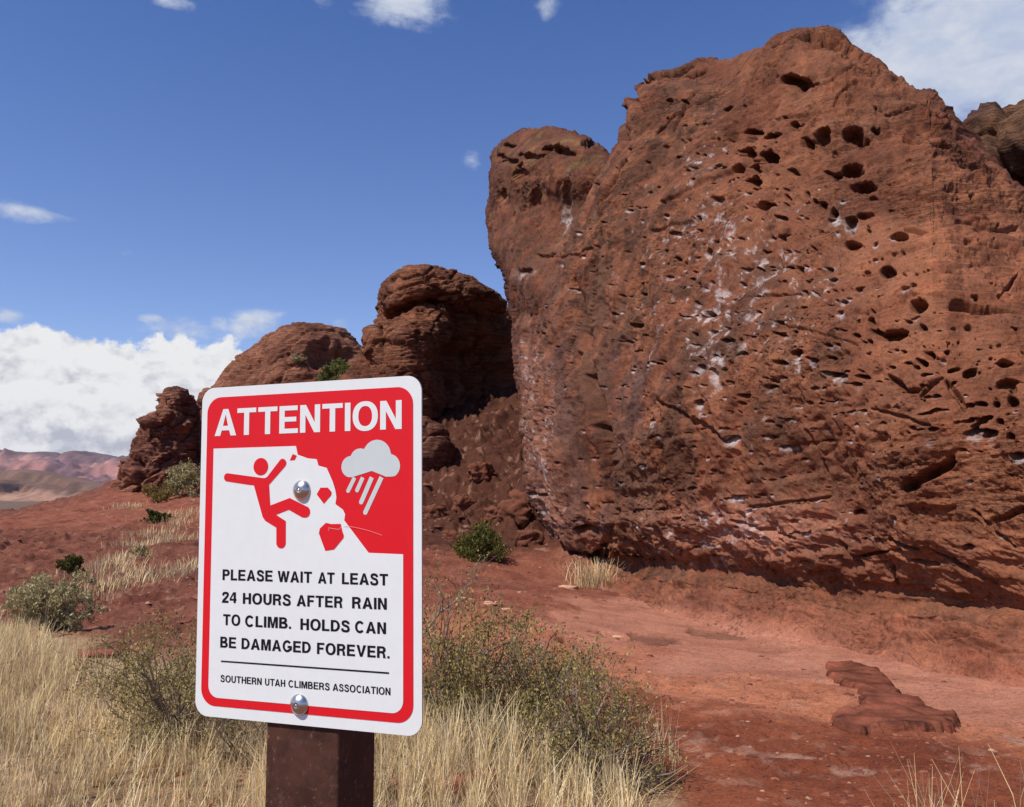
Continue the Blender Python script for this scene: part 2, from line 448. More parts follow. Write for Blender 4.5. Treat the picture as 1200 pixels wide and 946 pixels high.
def build_ground():
    az = np.unique(np.concatenate([np.linspace(-180, -44, 34), np.linspace(-44, -33, 30), np.linspace(-33, 33, 560), np.linspace(33, 44, 30), np.linspace(44, 180, 34)]))
    rad = np.unique(np.concatenate([np.array([.05, .4, .8, 1.3]), np.geomspace(1.8, 3.6, 26), np.geomspace(3.6, 46, 430), np.linspace(20, 35.5, 190), np.geomspace(46, 8900, 110)]))
    A, Rr = np.meshgrid(np.radians(az), rad)
    x = (np.sin(A) * Rr).ravel(); y = (np.cos(A) * Rr).ravel()
    z = base_z(x, y)
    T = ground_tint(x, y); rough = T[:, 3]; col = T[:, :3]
    r = Rr.ravel(); near = 1 - sstep(r, 50, 90)
    P = np.stack([x, y, z * 0], 1)
    amp = near * (.35 + .65 * np.clip(r / 12, 0, 1))
    z = z + amp * rough * (.13 * fbm(P * .7, 4) + .05 * ridge(P * 2.3 + 9, 4, .55))
    z = z + near * rough * .018 * fbm(P * 11, 3)
    z = z - near * sstep(rough, .5, .9) * .07 * np.clip(fbm(P * 3.1 + 61, 3) - .1, 0, 1) * (r > 5) * 2
    # stepped slickrock ledges, dipping gently
    s = (z * 5 + x * .35 + y * .12 + fbm(P * .5 + 3, 4) * 1.6)
    st = (s - np.floor(s)); st = np.minimum(st / .85, (1 - st) / .15)
    z = z + near * (.012 + .06 * rough) * st * (r > 3)
    s2 = (z * 14 + x * .9 - y * .3 + fbm(P * 1.1 + 13, 4) * 2.2); s2 = s2 - np.floor(s2); s2 = np.minimum(s2 / .8, (1 - s2) / .2)
    z = z + near * .035 * np.clip(rough - .22, 0, .8) * s2 * (r > 4)
    # boulders and blocks on the talus behind the cliff corner
    tal = near * sstep(rough, .9, 1.2)
    m = tal > .01
    c1, e1, id1 = cell(np.stack([x[m] * .95, y[m] * .95, z[m] * .9], 1) + .25 * np.stack([fbm(P[m] * 1.5, 2)] * 3, 1))
    c2, e2, id2 = cell(np.stack([x[m] * 2.3, y[m] * 2.3, z[m] * 2.2], 1) + 7)
    z[m] = z[m] + tal[m] * (.55 * (id1 - .35) * sstep(e1, .03, .22) + .22 * (id2 - .3) * sstep(e2, .03, .2) + .10 * fbm(P[m] * 4, 3))
    hol = np.zeros(len(x))
    for (hx, hy, rx, ry, dep) in HOLES:
        m = (np.abs(x - hx) < rx * 2) & (np.abs(y - hy) < ry * 2)
        if m.any():
            d = np.hypot((x[m] - hx) / rx, (y[m] - hy) / ry) + .5 * fbm(P[m] * 3.1 + hx, 3)
            k = 1 - sstep(d, .82, 1.0)
            z[m] -= dep * k * (1 + .3 * fbm(P[m] * 9, 2)); hol[m] = np.maximum(hol[m], k * min(1, dep / .045) * .9)
    # far valley
    fk = 1 - near
    z = z + fk * (fbm(P * .004, 5) * np.clip(r * .004, 0, 9))
    bands = fbm(np.stack([x * .0006 + 3, y * .0032, x * 0], 1), 5)
    grey = np.array([.18, .12, .08]); pale = np.array([.50, .30, .20]); sage = np.array([.17, .15, .10])
    fc = grey + (pale - grey) * (sstep(r, 1500, 2500) * sstep(bands, -.25, .25))[:, None]
    fc = fc + (sage - fc) * (sstep(fbm(P * .01 + 8, 4), .05, .4) * .6)[:, None]
    dk = 1 - sstep(r, 2600, 4200) * .4
    col = col * near[:, None] + fc * (fk * dk)[:, None]
    # pale crusts, dark soil, darker pothole floors
    pz = fbm(P * 1.4 + 40, 5, .6)
    zone = np.exp(-(((x - 2.3) / 1.7) ** 2 + ((y - 5.4) / 1.2) ** 2))
    kk = (sstep(pz + .55 * fbm(P * 7 + 2, 4, .6) + zone * .30, .46, .74) * zone * .65 * near)[:, None]
    col = col * (1 - kk) + np.array([.50, .33, .24]) * kk
    kk = (sstep(fbm(P * .9 + 70, 5, .6), .18, .45) * .65 * near * np.clip(rough * 1.6, .15, 1))[:, None]
    col = col * (1 - kk) + col * np.array([.55, .45, .45]) * kk
    kk = (sstep(fbm(P * 3.3 + 170, 4, .6), .25, .5) * .5 * near * np.clip(rough * 1.3, .05, 1))[:, None]
    col = col * (1 - kk) + np.array([.42, .24, .16]) * kk
    col = col * (1 - .45 * hol[:, None])
    V = np.stack([x, y, z], 1)
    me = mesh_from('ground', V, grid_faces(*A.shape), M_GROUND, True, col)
    me.flip_normals()
    props(obj('ground', me), kind='structure')
    return np.radians(az), rad, z.reshape(A.shape)


_gaz, _grad, _gz = build_ground()


def gz(x, y):
    """height of the finished ground surface"""
    x = np.atleast_1d(np.asarray(x, float)); y = np.atleast_1d(np.asarray(y, float))
    a = np.arctan2(x, y); r = np.hypot(x, y)
    i = np.clip(np.searchsorted(_gaz, a) - 1, 0, len(_gaz) - 2); j = np.clip(np.searchsorted(_grad, r) - 1, 0, len(_grad) - 2)
    u = np.clip((a - _gaz[i]) / (_gaz[i + 1] - _gaz[i]), 0, 1); v = np.clip((r - _grad[j]) / (_grad[j + 1] - _grad[j]), 0, 1)
    return (_gz[j, i] * (1 - u) + _gz[j, i + 1] * u) * (1 - v) + (_gz[j + 1, i] * (1 - u) + _gz[j + 1, i + 1] * u) * v


# ------------------------------------------------------------------ far ridges
def ridge_mesh(name, pts, Y, depth, tintf, amp, noise_s, n=260, m=40, foot=-30):
    pts = np.array(pts, float)
    px = np.linspace(pts[0, 0], pts[-1, 0], n)
    py = np.interp(px, pts[:, 0], pts[:, 1])
    top = pt(px, py, np.full(n, float(Y)))
    T, X = np.meshgrid(np.linspace(0, 1, m), top[:, 0], indexing='ij')
    Yv = Y - depth * .5 + depth * T
    Pn = np.stack([X.ravel(), Yv.ravel() * .35, X.ravel() * 0], 1)
    spur = fbm(Pn * noise_s, 5, .55)
    tt = (np.abs(T * 2 - 1)).ravel()                       # 1 foot, 0 crest
    q = np.clip(1 - tt + .32 * spur * np.clip(tt * 2.2, 0, 1), 0, 1)
    prof = np.interp(q, [0, .30, .55, .60, .78, .83, 1], [0, .14, .36, .62, .70, .94, 1])
    crest = np.broadcast_to(top[None, :, 2], T.shape).ravel()
    z = foot + (crest - foot) * prof + amp * .16 * fbm(Pn * noise_s * 5, 5, .6) * np.clip(tt * 4, .15, 1)
    P = np.stack([X.ravel(), Yv.ravel(), z], 1)
    hh = prof; nz = spur
    col = tintf(P, hh, nz)
    me = mesh_from(name, P, grid_faces(m, n), M_HILL, True, col)
    return props(obj(name, me), kind='structure')


def mtn_tint(P, hh, nz):
    a = np.array([.38, .18, .15]); b = np.array([.17, .095, .105]); c = np.array([.54, .31, .25])
    k = sstep(fbm(P * .0022, 6, .6), -.12, .2)[:, None]
    l = sstep(fbm(P * .003 + 9, 5), .0, .4)[:, None]
    col = a * (1 - k) + b * k
    col = col * (1 - l * .6) + c * l * .6
    cap = sstep(hh + .25 * fbm(P * .003, 4), .72, .9)[:, None]
    return col * (1 - cap) + np.array([.17, .10, .10]) * cap


ridge_mesh('mountains', [(-700, 535), (-500, 522), (-300, 530), (-150, 520), (-60, 528), (0, 527), (30, 531), (55, 529), (75, 534), (95, 533), (110, 530), (125, 534), (150, 538), (200, 536), (260, 545), (350, 540), (500, 548), (700, 552), (900, 556)],
           6500, 3600, mtn_tint, 420, .0022, 560, 90, 20)


def hill_tint(P, hh, nz):
    a = np.array([.20, .12, .085]); b = np.array([.46, .27, .18])
    k = sstep(hh + .25 * fbm(P * .006, 4), .15, .55)[:, None]
    return b * (1 - k) + a * k


ridge_mesh('hills', [(-260, 572), (-120, 568), (-40, 564), (0, 557), (22, 550), (45, 551), (62, 554), (90, 562), (120, 567), (170, 571), (260, 575)],
           2300, 900, hill_tint, 45, .010, 260, 60, -30)


# ------------------------------------------------------------------ sandstone cliff
def curve_pts(pts, n):
    p = np.array(pts, float)
    d = np.r_[0, np.cumsum(np.hypot(*np.diff(p, axis=0).T))]
    t = np.linspace(0, d[-1], n)
    return np.stack([np.interp(t, d, p[:, 0]), np.interp(t, d, p[:, 1])], 1)


def by_x(pts, xs):
    p = np.array(pts, float); return np.stack([xs, np.interp(xs, p[:, 0], p[:, 1])], 1)


BAND = [(590, 625), (645, 640), (700, 655), (731, 663), (800, 670), (860, 673), (974, 698), (1100, 712), (1200, 723), (1330, 742), (1460, 760)]
TOPC = [(752, 92), (760, 86), (770, 78), (790, 72), (815, 62), (835, 65), (850, 68), (878, 60), (895, 55), (905, 44), (925, 36), (945, 34), (975, 42), (1010, 66), (1040, 84), (1060, 95),
        (1078, 103), (1092, 106), (1110, 125), (1120, 142), (1130, 158), (1165, 190), (1200, 222), (1240, 262), (1330, 330), (1460, 420)]
LEFTC = [(752, 92), (745, 96), (738, 110), (729, 122), (727, 145), (724, 168), (712, 186), (690, 215), (672, 245), (650, 282), (634, 315), (620, 348), (602, 382), (604, 430), (608, 500), (612, 560), (622, 610), (636, 655), (640, 700)]

SMALL = []
for a in """931,94,20,7 964,163,9,11 1003,160,13,8 930,146,7,6 1000,193,12,8 1014,210,16,7 974,243,7,6 995,251,7,6 997,275,10,5 1051,270,10,5 894,241,8,5 876,181,9,9 900,188,14,9 886,200,9,7
877,160,6,7 920,230,4,4 1026,151,6,4 977,200,9,4 927,308,5,5 1038,312,9,6 1078,359,11,6 1000,331,5,4 1016,372,5,5 1002,371,3,3 1045,388,17,7 1087,412,10,7 1110,411,7,4 1120,430,11,4 1137,442,9,6 1180,434,13,6
1188,478,7,5 1170,480,6,5 902,454,7,4 930,413,10,5 966,323,4,6 1021,384,6,4 1183,457,12,5 1160,513,17,6 1177,502,5,5 868,473,4,3 1000,390,7,4 870,415,6,3 911,276,4,4 901,277,3,3 942,223,4,4 952,232,4,4
1080,381,6,5 1101,384,5,3 905,160,14,5 881,152,11,5 948,170,6,5 830,368,5,5 809,327,4,4 832,297,4,4 821,431,4,6 836,438,3,6 748,332,4,4 857,430,2,6 1045,270,5,3 1189,467,4,5 960,235,5,4 815,392,3,2 1063,375,5,2
683,622,9,6 1146,640,8,4 840,655,12,4 1195,521,8,6 884,215,9,5 866,200,8,6 1155,500,6,3 1149,505,4,3 1103,505,5,3 1077,503,4,3 1070,427,4,3 1000,450,8,5 978,439,12,5 1005,440,8,4""".split():
    SMALL.append(tuple(float(v) for v in a.split(',')) + (1.0,))
# slanting slots and cracks: (x0,y0,x1,y1,half width px,depth m)
SLOTS = [(672, 330, 690, 440, 9, .18), (690, 440, 702, 560, 10, .28), (702, 560, 714, 640, 9, .26), (736, 100, 750, 132, 7, .4), (748, 97, 768, 86, 5, .35), (730, 128, 734, 162, 6, .4), (775, 82, 812, 70, 4, .3), (905, 54, 948, 46, 4, .35), (800, 84, 828, 76, 3, .25), (812, 108, 790, 150, 3, .12), (735, 190, 700, 240, 4, .15), (1040, 130, 1075, 122, 4, .2),
         (1037, 437, 1060, 456, 5, .16), (1060, 456, 1076, 456, 5, .16), (1080, 466, 1104, 443, 4, .15), (1110, 448, 1135, 485, 5, .12), (1200, 308, 1172, 342, 2.5, .1), (1172, 342, 1188, 350, 3, .1), (1118, 356, 1160, 360, 7, .22), (1160, 355, 1196, 364, 4, .15), (1070, 345, 1105, 350, 2.5, .07),
         (1072, 570, 1095, 560, 9, .22), (1095, 560, 1125, 541, 9, .25), (1085, 575, 1118, 548, 3, .1), (995, 655, 1045, 645, 2.5, .12), (1045, 632, 1085, 640, 4, .14), (1070, 655, 1105, 660, 3, .1), (940, 505, 960, 560, 4, .07), (975, 495, 990, 560, 3, .06), (912, 500, 925, 535, 3, .05), (860, 345, 940, 338, 2, .06),
         (770, 470, 860, 520, 5, .10), (690, 500, 720, 540, 7, .16), (720, 540, 700, 560, 5, .1), (1125, 255, 1200, 258, 3, .08), (1030, 215, 1110, 226, 3, .08), (1060, 158, 1110, 165, 4, .1), (1110, 165, 1150, 190, 3, .1), (905, 138, 960, 130, 3, .08), (1060, 258, 1095, 268, 4, .1),
         (950, 100, 1000, 78, 3, .07), (930, 45, 985, 56, 6, .25), (965, 50, 1015, 72, 5, .22), (1084, 118, 1116, 142, 4, .12), (905, 375, 1000, 400, 2.5, .05), (1090, 110, 1094, 150, 3, .1), (780, 240, 880, 190, 4, .09), (760, 270, 830, 250, 3, .07), (720, 600, 700, 650, 8, .12),
         (980, 640, 1010, 672, 5, .12), (1035, 650, 1050, 690, 5, .14), (1150, 600, 1195, 640, 3, .07), (1105, 645, 1190, 690, 4, .09), (880, 595, 960, 585, 3, .08), (860, 610, 935, 630, 3, .08), (640, 300, 700, 290, 3, .06), (1170, 610, 1230, 590, 6, .15), (1020, 480, 1100, 500, 3, .07)]
_r = np.random.default_rng(21)


def dens(x, y):
    a = math.exp(-(((x - 900) - (y - 420) * -.25) / 150) ** 2 - ((y - 390) / 170) ** 2)
    b = .9 * math.exp(-((x - 1110) / 85) ** 2 - ((y - 450) / 70) ** 2)
    c = .8 * math.exp(-((x - 860) / 150) ** 2 - ((y - 615) / 38) ** 2)
    d = .9 * math.exp(-((x - 860) / 60) ** 2 - ((y - 190) / 50) ** 2)
    return a * .75 + b + c + d + .04 + .25 * math.exp(-((x - 780) / 120) ** 2 - ((y - 360) / 170) ** 2)


while len(SMALL) < 1500:
    x = _r.uniform(620, 1320); y = _r.uniform(110, 665); rc = y + .13 * x; y += .72 * (round(rc / 17) * 17 - rc)
    if _r.random() < dens(x, y):
        s = _r.lognormal(.36, .42) * (1 + .35 * max(0, (x - 850) / 350))
        SMALL.append((x, y, s * _r.uniform(.9, 1.9), s * _r.uniform(.55, .95), _r.uniform(.3, .95)))


def face_offset(px, py, which):
    yb = np.interp(px, [p[0] for p in BAND], [p[1] for p in BAND])
    yt = np.interp(px, [600, 640, 680, 727] + [p[0] for p in TOPC], [380, 300, 230, 130] + [p[1] for p in TOPC])
    Yr = cliff_Y(px, 0.0)
    H = (yb - py) * Yr / F_PX
    b = np.clip((yb - py) / np.maximum(yb - yt, 40), 0, 1.1)
    o = -3.0 * sstep(px, 640, 860) * np.clip((b - .38) / .62, 0, 1) ** 1.7
    o = o - .45 * np.clip((b - .3) / .7, 0, 1)
    o = o + .28 * np.exp(-((H - 2.6) / 1.4) ** 2) * (1 - sstep(px, 1050, 1200) * .6)
    # lip, recess and slab under it
    prof = np.interp(H, [-3.0, -1.2, -.75, -.45, -.22, -.12, -.05, .03, .12, .22, .45, .9, 1.6], [1.6, .95, .62, .32, .12, .05, -.04, -.22, -.23, -.13, -.02, .04, 0])
    prof = prof + np.where(H < .1, -.45 * np.exp(-((px - 690) / 45) ** 2) * sstep(H, -.6, -.1), 0)
    return o + prof


def sheet(top, bottom, left, right, nu, nv, off, pads, edge, rr=1.6, behind=0.0, topround=.8):
    """a rock face woven between four outlines, each point set at its own distance, then carried round the edges and back"""
    Tp, Bt, L, Rt = top, bottom, left, right
    u = np.linspace(0, 1, nu)[None, :, None]; v = np.linspace(0, 1, nv)[:, None, None]
    G = (1 - v) * Tp[None] + v * Bt[None] + (1 - u) * L[:, None] + u * Rt[:, None] \
        - ((1 - u) * (1 - v) * Tp[0] + u * (1 - v) * Tp[-1] + (1 - u) * v * Bt[0] + u * v * Bt[-1])
    px, py = G[..., 0], G[..., 1]
    o = off(px, py) - behind
    uu = np.broadcast_to(u[..., 0], px.shape); vv = np.broadcast_to(v[..., 0], px.shape)
    e = np.clip(uu / edge, 0, 1); o = o - rr * (1 - np.sqrt(np.clip(1 - (1 - e) ** 2, 0, 1)))
    e = np.clip(vv / .07, 0, 1); o = o - topround * (1 - np.sqrt(np.clip(1 - (1 - e) ** 2, 0, 1)))
    Y = cliff_Y(px, o)
    P = pt(px, py, Y)
    steps = np.array(pads['steps'])
    add = []; gx = [px]; gy = [py]
    tv = np.array(pads['top']); tz = pads['topz']
    rows = [P[0][None] + (tv * s - np.array([0, 0, 1]) * z)[None, None] for s, z in zip(steps, tz)]
    P = np.concatenate(rows[::-1] + [P], 0)
    px = np.concatenate([np.repeat(px[:1], len(steps), 0), px]); py = np.concatenate([np.repeat(py[:1] - 40, len(steps), 0), py])
    lv = np.array(pads['left'])
    cols = [P[:, :1] + (lv * s)[None, None] for s in steps]
    P = np.concatenate(cols[::-1] + [P], 1)
    px = np.concatenate([np.repeat(px[:, :1], len(steps), 1), px], 1); py = np.concatenate([np.repeat(py[:, :1], len(steps), 1), py], 1)
    if 'right' in pads:
        rv = np.array(pads['right'])
        cols = [P[:, -1:] + (rv * s)[None, None] for s in steps]
        P = np.concatenate([P] + cols, 1)
        px = np.concatenate([px, np.repeat(px[:, -1:], len(steps), 1)], 1); py = np.concatenate([py, np.repeat(py[:, -1:], len(steps), 1)], 1)
    return P, px, py


BASE_C = np.array([.262, .104, .052])


def rock_face(name, P, px, py, pockets, parent, base, seed=0.0, sc=1.0, chalk=True):
    shp = P.shape
    N = grid_normals(P).reshape(-1, 3)
    if (N @ np.array([-.9, -.4, .1])).mean() < 0: N = -N
    Q = P.reshape(-1, 3).astype(np.float64)
    px = px.ravel(); py = py.ravel()
    ppm = F_PX / np.maximum(Q[:, 1], 5)         # photo pixels per metre
    s = Q @ np.array([.362, -.932, 0])          # along the face
    z = Q[:, 2]
    dipped = z + s * -.16
    C3 = np.stack([s, Q @ np.array([.932, .362, 0]), z], 1) + seed
    d = .30 * fbm(C3 * .22, 3) + .16 * fbm(C3 * .7 + 5, 3)
    d = d + .065 * ridge(C3 * 1.5 + 2, 4, .55) * (.4 + 1.0 * sstep(fbm(C3 * .3 + 11, 2), -.25, .3))
    rz = sstep(fbm(C3 * .28 + 71, 2) + .35 * np.exp(-((px - 900) / 220) ** 2 - ((py - 420) / 200) ** 2), -.1, .4)
    d = d - .085 * np.clip(fbm(C3 * 3.4 + 72, 3, .5) - .12, 0, 1) * 2.2 * rz - .05 * np.clip(fbm(C3 * 8 + 73, 2, .5) - .15, 0, 1) * 2 * rz
    # bedding: small ledges that dip to the right
    bz = dipped * 3.0 + 1.3 * fbm(C3 * .5 + 20, 3)
    lam = bz - np.floor(bz); lam = np.minimum(lam / .75, (1 - lam) / .25)
    wgt = sstep(fbm(C3 * .25 + 33, 3) + .25 * sstep(px, 950, 1150), -.1, .45)
    d = d + .07 * lam * wgt
    fine = np.stack([s * 2.2, C3[:, 1] * 2.2, dipped * 7.5], 1)
    bedw = np.clip(sstep(px, 900, 1120) * .8 + (1 - sstep(py, 170, 300)) * .6 + wgt * .25, 0, 1) * (1 - .6 * sstep(py, 560, 640))
    iso = np.stack([s * 3.2, C3[:, 1] * 3.2, z * 2.0], 1)
    rg = .30 + .85 * sstep(fbm(C3 * .42 + 200, 4, .6), -.22, .28)
    d = d + rg * (.058 * bedw * fbm(fine, 4, .62) + (1 - bedw) * .052 * fbm(iso, 4, .6) + .022 * ridge(C3 * 7.0 + 4, 3, .6))
    # long joints running steeply down the face
    for (jx, js, jw, jd) in ((2.3, .22, .035, .10), (5.1, -.12, .03, .08), (7.9, .3, .04, .12), (10.6, -.2, .03, .09), (12.6, .15, .035, .10)):
        q = np.abs(s - s.min() - jx * 1.25 - js * z + .35 * fbm(C3 * .9 + jx, 3)); d = d - jd * (1 - sstep(q, 0, jw)) * sstep(fbm(C3 * .6 + jx * 3, 2), -.25, .1)
    # loose flakes under the lip and along the ledge
    yb = np.interp(px, [p[0] for p in BAND], [p[1] for p in BAND]); H = (yb - py) / ppm
    lz = (z - s * .02) * 7 + 1.2 * fbm(C3 * 1.3 + 27, 3); lz = lz - np.floor(lz); lz = np.minimum(lz / .8, (1 - lz) / .2)
    d = d + (.10 + .07 * sstep(px, 950, 1100)) * lz * np.exp(-((H + .38) / .42) ** 2) * sstep(fbm(C3 * .8 + 29, 2), -.3, .2)
    low = np.exp(-((H - .55) / .55) ** 2)
    d = d + low * (.09 * ridge(np.stack([s * 1.2, C3[:, 1] * .8, z * 2.9 + s * .5], 1), 4, .55) - .04)
    led = np.exp(-((H + .3) / .3) ** 2) * sstep(px, 700, 800)
    d = d + led * .05 * fbm(np.stack([s * 1.6, C3[:, 1], z * 9], 1), 4, .6) + .10 * np.clip(ridge(np.stack([s * .55, C3[:, 1] * .5, z * 4.2 - s * .35], 1) + 91, 3, .5) - .6, 0, 1) * np.exp(-((H + .42) / .3) ** 2)
    slab_k = sstep(-H, .45, .8) * (1 - .5 * sstep(px, 1020, 1150)); d = (d - np.median(d)) * sc * (1 - .75 * slab_k)
    upz = np.zeros(len(z))
    white = np.zeros(len(z)); dark = np.zeros(len(z)); hole = np.zeros(len(z))
    warp = fbm(C3 * 3.6 + 50, 3) * .72
    order = np.argsort(px); spx = px[order]
    for i, (cx, cy, rx, ry, k) in enumerate(pockets):
        a, b = np.searchsorted(spx, [cx - rx * 2.6, cx + rx * 2.6]); idx = order[a:b]
        idx = idx[np.abs(py[idx] - cy) < ry * 3.4]
        if not len(idx): continue
        q = np.hypot((px[idx] - cx) / rx, (py[idx] - cy) / ry) + warp[idx]
        kk = 1 - sstep(q, .55, 1.12)
        rm = min(rx, ry * 1.6) / ppm[idx[0]]
        dd = kk * k * min(.6, 2.9 * rm + .05); d[idx] -= dd; upz[idx] += dd * .55
        hole[idx] = np.maximum(hole[idx], kk * k)
        # thin raised rim on the upper side and chalk on the sill
        if chalk and (i * 7919) % 100 < (36 if cx < 1010 else 10) and cy > 210:
            wq = np.hypot((px[idx] - cx) / (rx * 1.25), (py[idx] - cy - ry * .7) / (ry * 1.6)) + warp[idx] * 1.4
            white[idx] = np.maximum(white[idx], (1 - sstep(wq, .35, 1.2)) * (1 - kk * .8))
    if pockets:
        for (x0, y0, x1, y1, hw, dep) in SLOTS:
            m = (px > min(x0, x1) - hw * 3) & (px < max(x0, x1) + hw * 3) & (py > min(y0, y1) - hw * 3) & (py < max(y0, y1) + hw * 3)
            idx = np.nonzero(m)[0]
            if not len(idx): continue
            ax, ay = x1 - x0, y1 - y0; L2 = ax * ax + ay * ay
            t = np.clip(((px[idx] - x0) * ax + (py[idx] - y0) * ay) / L2, 0, 1)
            wob = warp[idx] * hw * 1.1
            q = np.hypot(px[idx] - x0 - t * ax, py[idx] - y0 - t * ay + wob) / (hw * (1.05 - .7 * np.abs(t - .5)))
            d[idx] -= (1 - sstep(q, .3, 1.1)) * dep
    # the prow and the edges keep their outline
    V = Q + N * d[:, None]; V[:, 2] += upz
    # pigment: iron reds, desert varnish streaks, chalk and mineral white
    col = np.tile(base, (len(z), 1))
    k = sstep(fbm(C3 * .45 + 60, 4), -.3, .4)[:, None]
    col = col * (1 - k) + base * np.array([.82, .80, .84]) * k
    k = (sstep(px, 940, 1120) * sstep(fbm(C3 * .35 + 66, 3), -.45, .3) * .8 * (1 - sstep(py, 420, 560) * .6))[:, None]
    col = col * (1 - k) + np.array([.365, .146, .072]) * k
    stv = fbm(np.stack([s * 1.5, C3[:, 1] * .6, z * .28], 1) + 80, 4, .6)
    patch = fbm(C3 * 1.1 + 90, 4, .6)
    zone = np.clip(1.1 - ((px - 760) / 230) ** 2, 0, 1) * sstep(py, 180, 300) * (1 - sstep(py, 560, 640))
    zl = 1 - sstep(px, 760, 900); tp2 = fbm(C3 * 2.6 + 95, 4, .6)
    k = np.clip(sstep(stv, .05, .40) * .6 * (.3 + zone + .5 * zl) + sstep(patch, .10, .40) * .6 * (.2 + zone + .4 * zl) + sstep(tp2, -.10, .32) * .55 * (.5 + zl), 0, .85)[:, None]
    col = col * (1 - k) + np.array([.115, .056, .034]) * k
    # grey-dark bands low on the prow
    for (cx, w0, y0, y1) in ((655, 13, 330, 530), (700, 10, 540, 645), (670, 9, 520, 640), (735, 30, 400, 520)):
        kk = (np.exp(-((px - cx - 10 * fbm(C3 * .8, 2)) / w0) ** 2) * sstep(py, y0 - 20, y0 + 30) * (1 - sstep(py, y1 - 30, y1 + 15)) * sstep(patch, -.35, .15) * .62)[:, None]
        col = col * (1 - kk) + np.array([.13, .075, .062]) * kk
    if chalk:
        fl = fbm(C3 * 3.4 + 110, 4, .62); fl2 = fbm(C3 * 1.0 + 130, 3)
        zb = np.exp(-((px - 870) / 120) ** 2 - ((py - 618 - (px - 870) * .05) / 30) ** 2)
        zp = np.exp(-((px - 630 - (py - 520) * .12) / 26) ** 2) * sstep(py, 360, 430) * (1 - sstep(py, 630, 680))
        zm = np.exp(-((px - 850 - (py - 330) * .1) / 120) ** 2 - ((py - 340) / 150) ** 2) * .85
        zt = np.exp(-((px - 835) / 45) ** 2 - ((py - 190) / 60) ** 2) * .6
        zone = np.maximum.reduce([zb, zp * .85, zm, zt])
        fl3 = fbm(np.stack([C3[:, 0] * 7, C3[:, 1] * 7, C3[:, 2] * 4.5], 1) + 160, 3, .6)
        white = np.maximum.reduce([white * .95, sstep(fl + fl2 * .5 + zone * .62, .68, .95) * zone * 1.2, sstep(fl3 + .35 * fl2 + zone * .35, .52, .68) * np.clip(zone * 1.6, 0, 1)])
        pk = np.clip(zb * .7 + zp * .4, 0, .55)[:, None]      # pinkish dusted rock low down
        col = col * (1 - pk) + np.array([.43, .20, .130]) * pk
    white *= sstep(fbm(C3 * 9 + 140, 3), -.5, .15)
    white = white * sstep(fbm(np.stack([C3[:, 0] * 6, C3[:, 1] * 6, C3[:, 2] * 3], 1) + 145, 3), -.35, .35)
    kk = np.clip(white, 0, .68)[:, None]
    col = col * (1 - kk) + np.array([.60, .55, .53]) * kk
    # lichen tinge on the crest of the left tower
    kk = (sstep(fbm(C3 * 1.7 + 150, 4), .18, .4) * (1 - sstep(py, 190, 330)) * (1 - sstep(px, 690, 760)) * .45)[:, None]
    col = col * (1 - kk) + np.array([.24, .17, .06]) * kk
    # slab under the recess is cleaner and paler towards the ground
    kk = (sstep(-H, .05, .3) * .45)[:, None]
    col = col * (1 - kk) + np.array([.31, .112, .066]) * kk
    kk = (sstep(-H + .12 * fbm(C3 * .8 + 180, 3) - .18 * sstep(px, 950, 1150), .38, .75) * .92)[:, None]
    col = col * (1 - kk) + np.array([.46, .20, .125]) * kk
    o_loc = np.array([P[..., 0].mean(), P[..., 1].mean(), 0.0])
    me = mesh_from(name, V, grid_faces(shp[0], shp[1]), M_CLIFF, True, col, {'bed': bedw, 'rg': rg})
    return obj(name, me, parent)


CLIFF = empty('sandstone_cliff', (0, 0, 0), 'tall pocketed red sandstone cliff with white climbing chalk filling the right side', 'cliff')
NU, NV = 730, 720
xs = np.linspace(0, 1, NU)
top = curve_pts(TOPC, NU)
bottom = curve_pts([(640, 700), (700, 722), (760, 737), (830, 757), (900, 772), (1000, 797), (1100, 820), (1190, 845), (1330, 900), (1460, 950)], NU)
left = curve_pts(LEFTC, NV)
right = curve_pts([(1460, 420), (1460, 950)], NV)
PADS = {'steps': [.15, .4, .8, 1.4, 2.4, 4.0, 6.0], 'top': (.75, .66, 0), 'topz': [.0, .05, .2, .5, 1.2, 3.0, 7.0], 'left': (.55, .83, 0), 'right': (.362, -.932, 0)}
P, px, py = sheet(top, bottom, left, right, NU, NV, lambda a, b: face_offset(a, b, 0), PADS, .045, 1.5, 0.0, .5)
rock_face('pocketed_face', P, px, py, SMALL, CLIFF, BASE_C)

# the rounded tower that leans out behind the left end
TT = curve_pts([(578, 178), (584, 170), (592, 163), (603, 157), (614, 151), (640, 149), (660, 152), (678, 156), (690, 160), (700, 168), (715, 178), (728, 205), (745, 240)], 300)
TL = curve_pts([(578, 178), (577, 190), (575, 205), (571, 262), (573, 288), (580, 305), (588, 325), (592, 345), (598, 380), (604, 430), (612, 500), (625, 560)], 420)
TR = curve_pts([(745, 240), (790, 560)], 420)
TB = curve_pts([(625, 560), (790, 560)], 300)
PADS2 = {'steps': [.15, .4, .8, 1.4, 2.4, 4.0], 'top': (.5, .85, 0), 'topz': [.0, .05, .2, .5, 1.2, 3.0], 'left': (.35, .93, 0)}
P, px, py = sheet(TT, TB, TL, TR, 300, 420, lambda a, b: 2.3 * sstep(b, 235, 345) - .55 + .35 * np.sin((b - 150) / 75) * (b < 385) - .5 * sstep(a, 640, 720) + .4 * np.exp(-((b - 205) / 30.0) ** 2), PADS2, .22, 2.2, 2.6, 1.0)
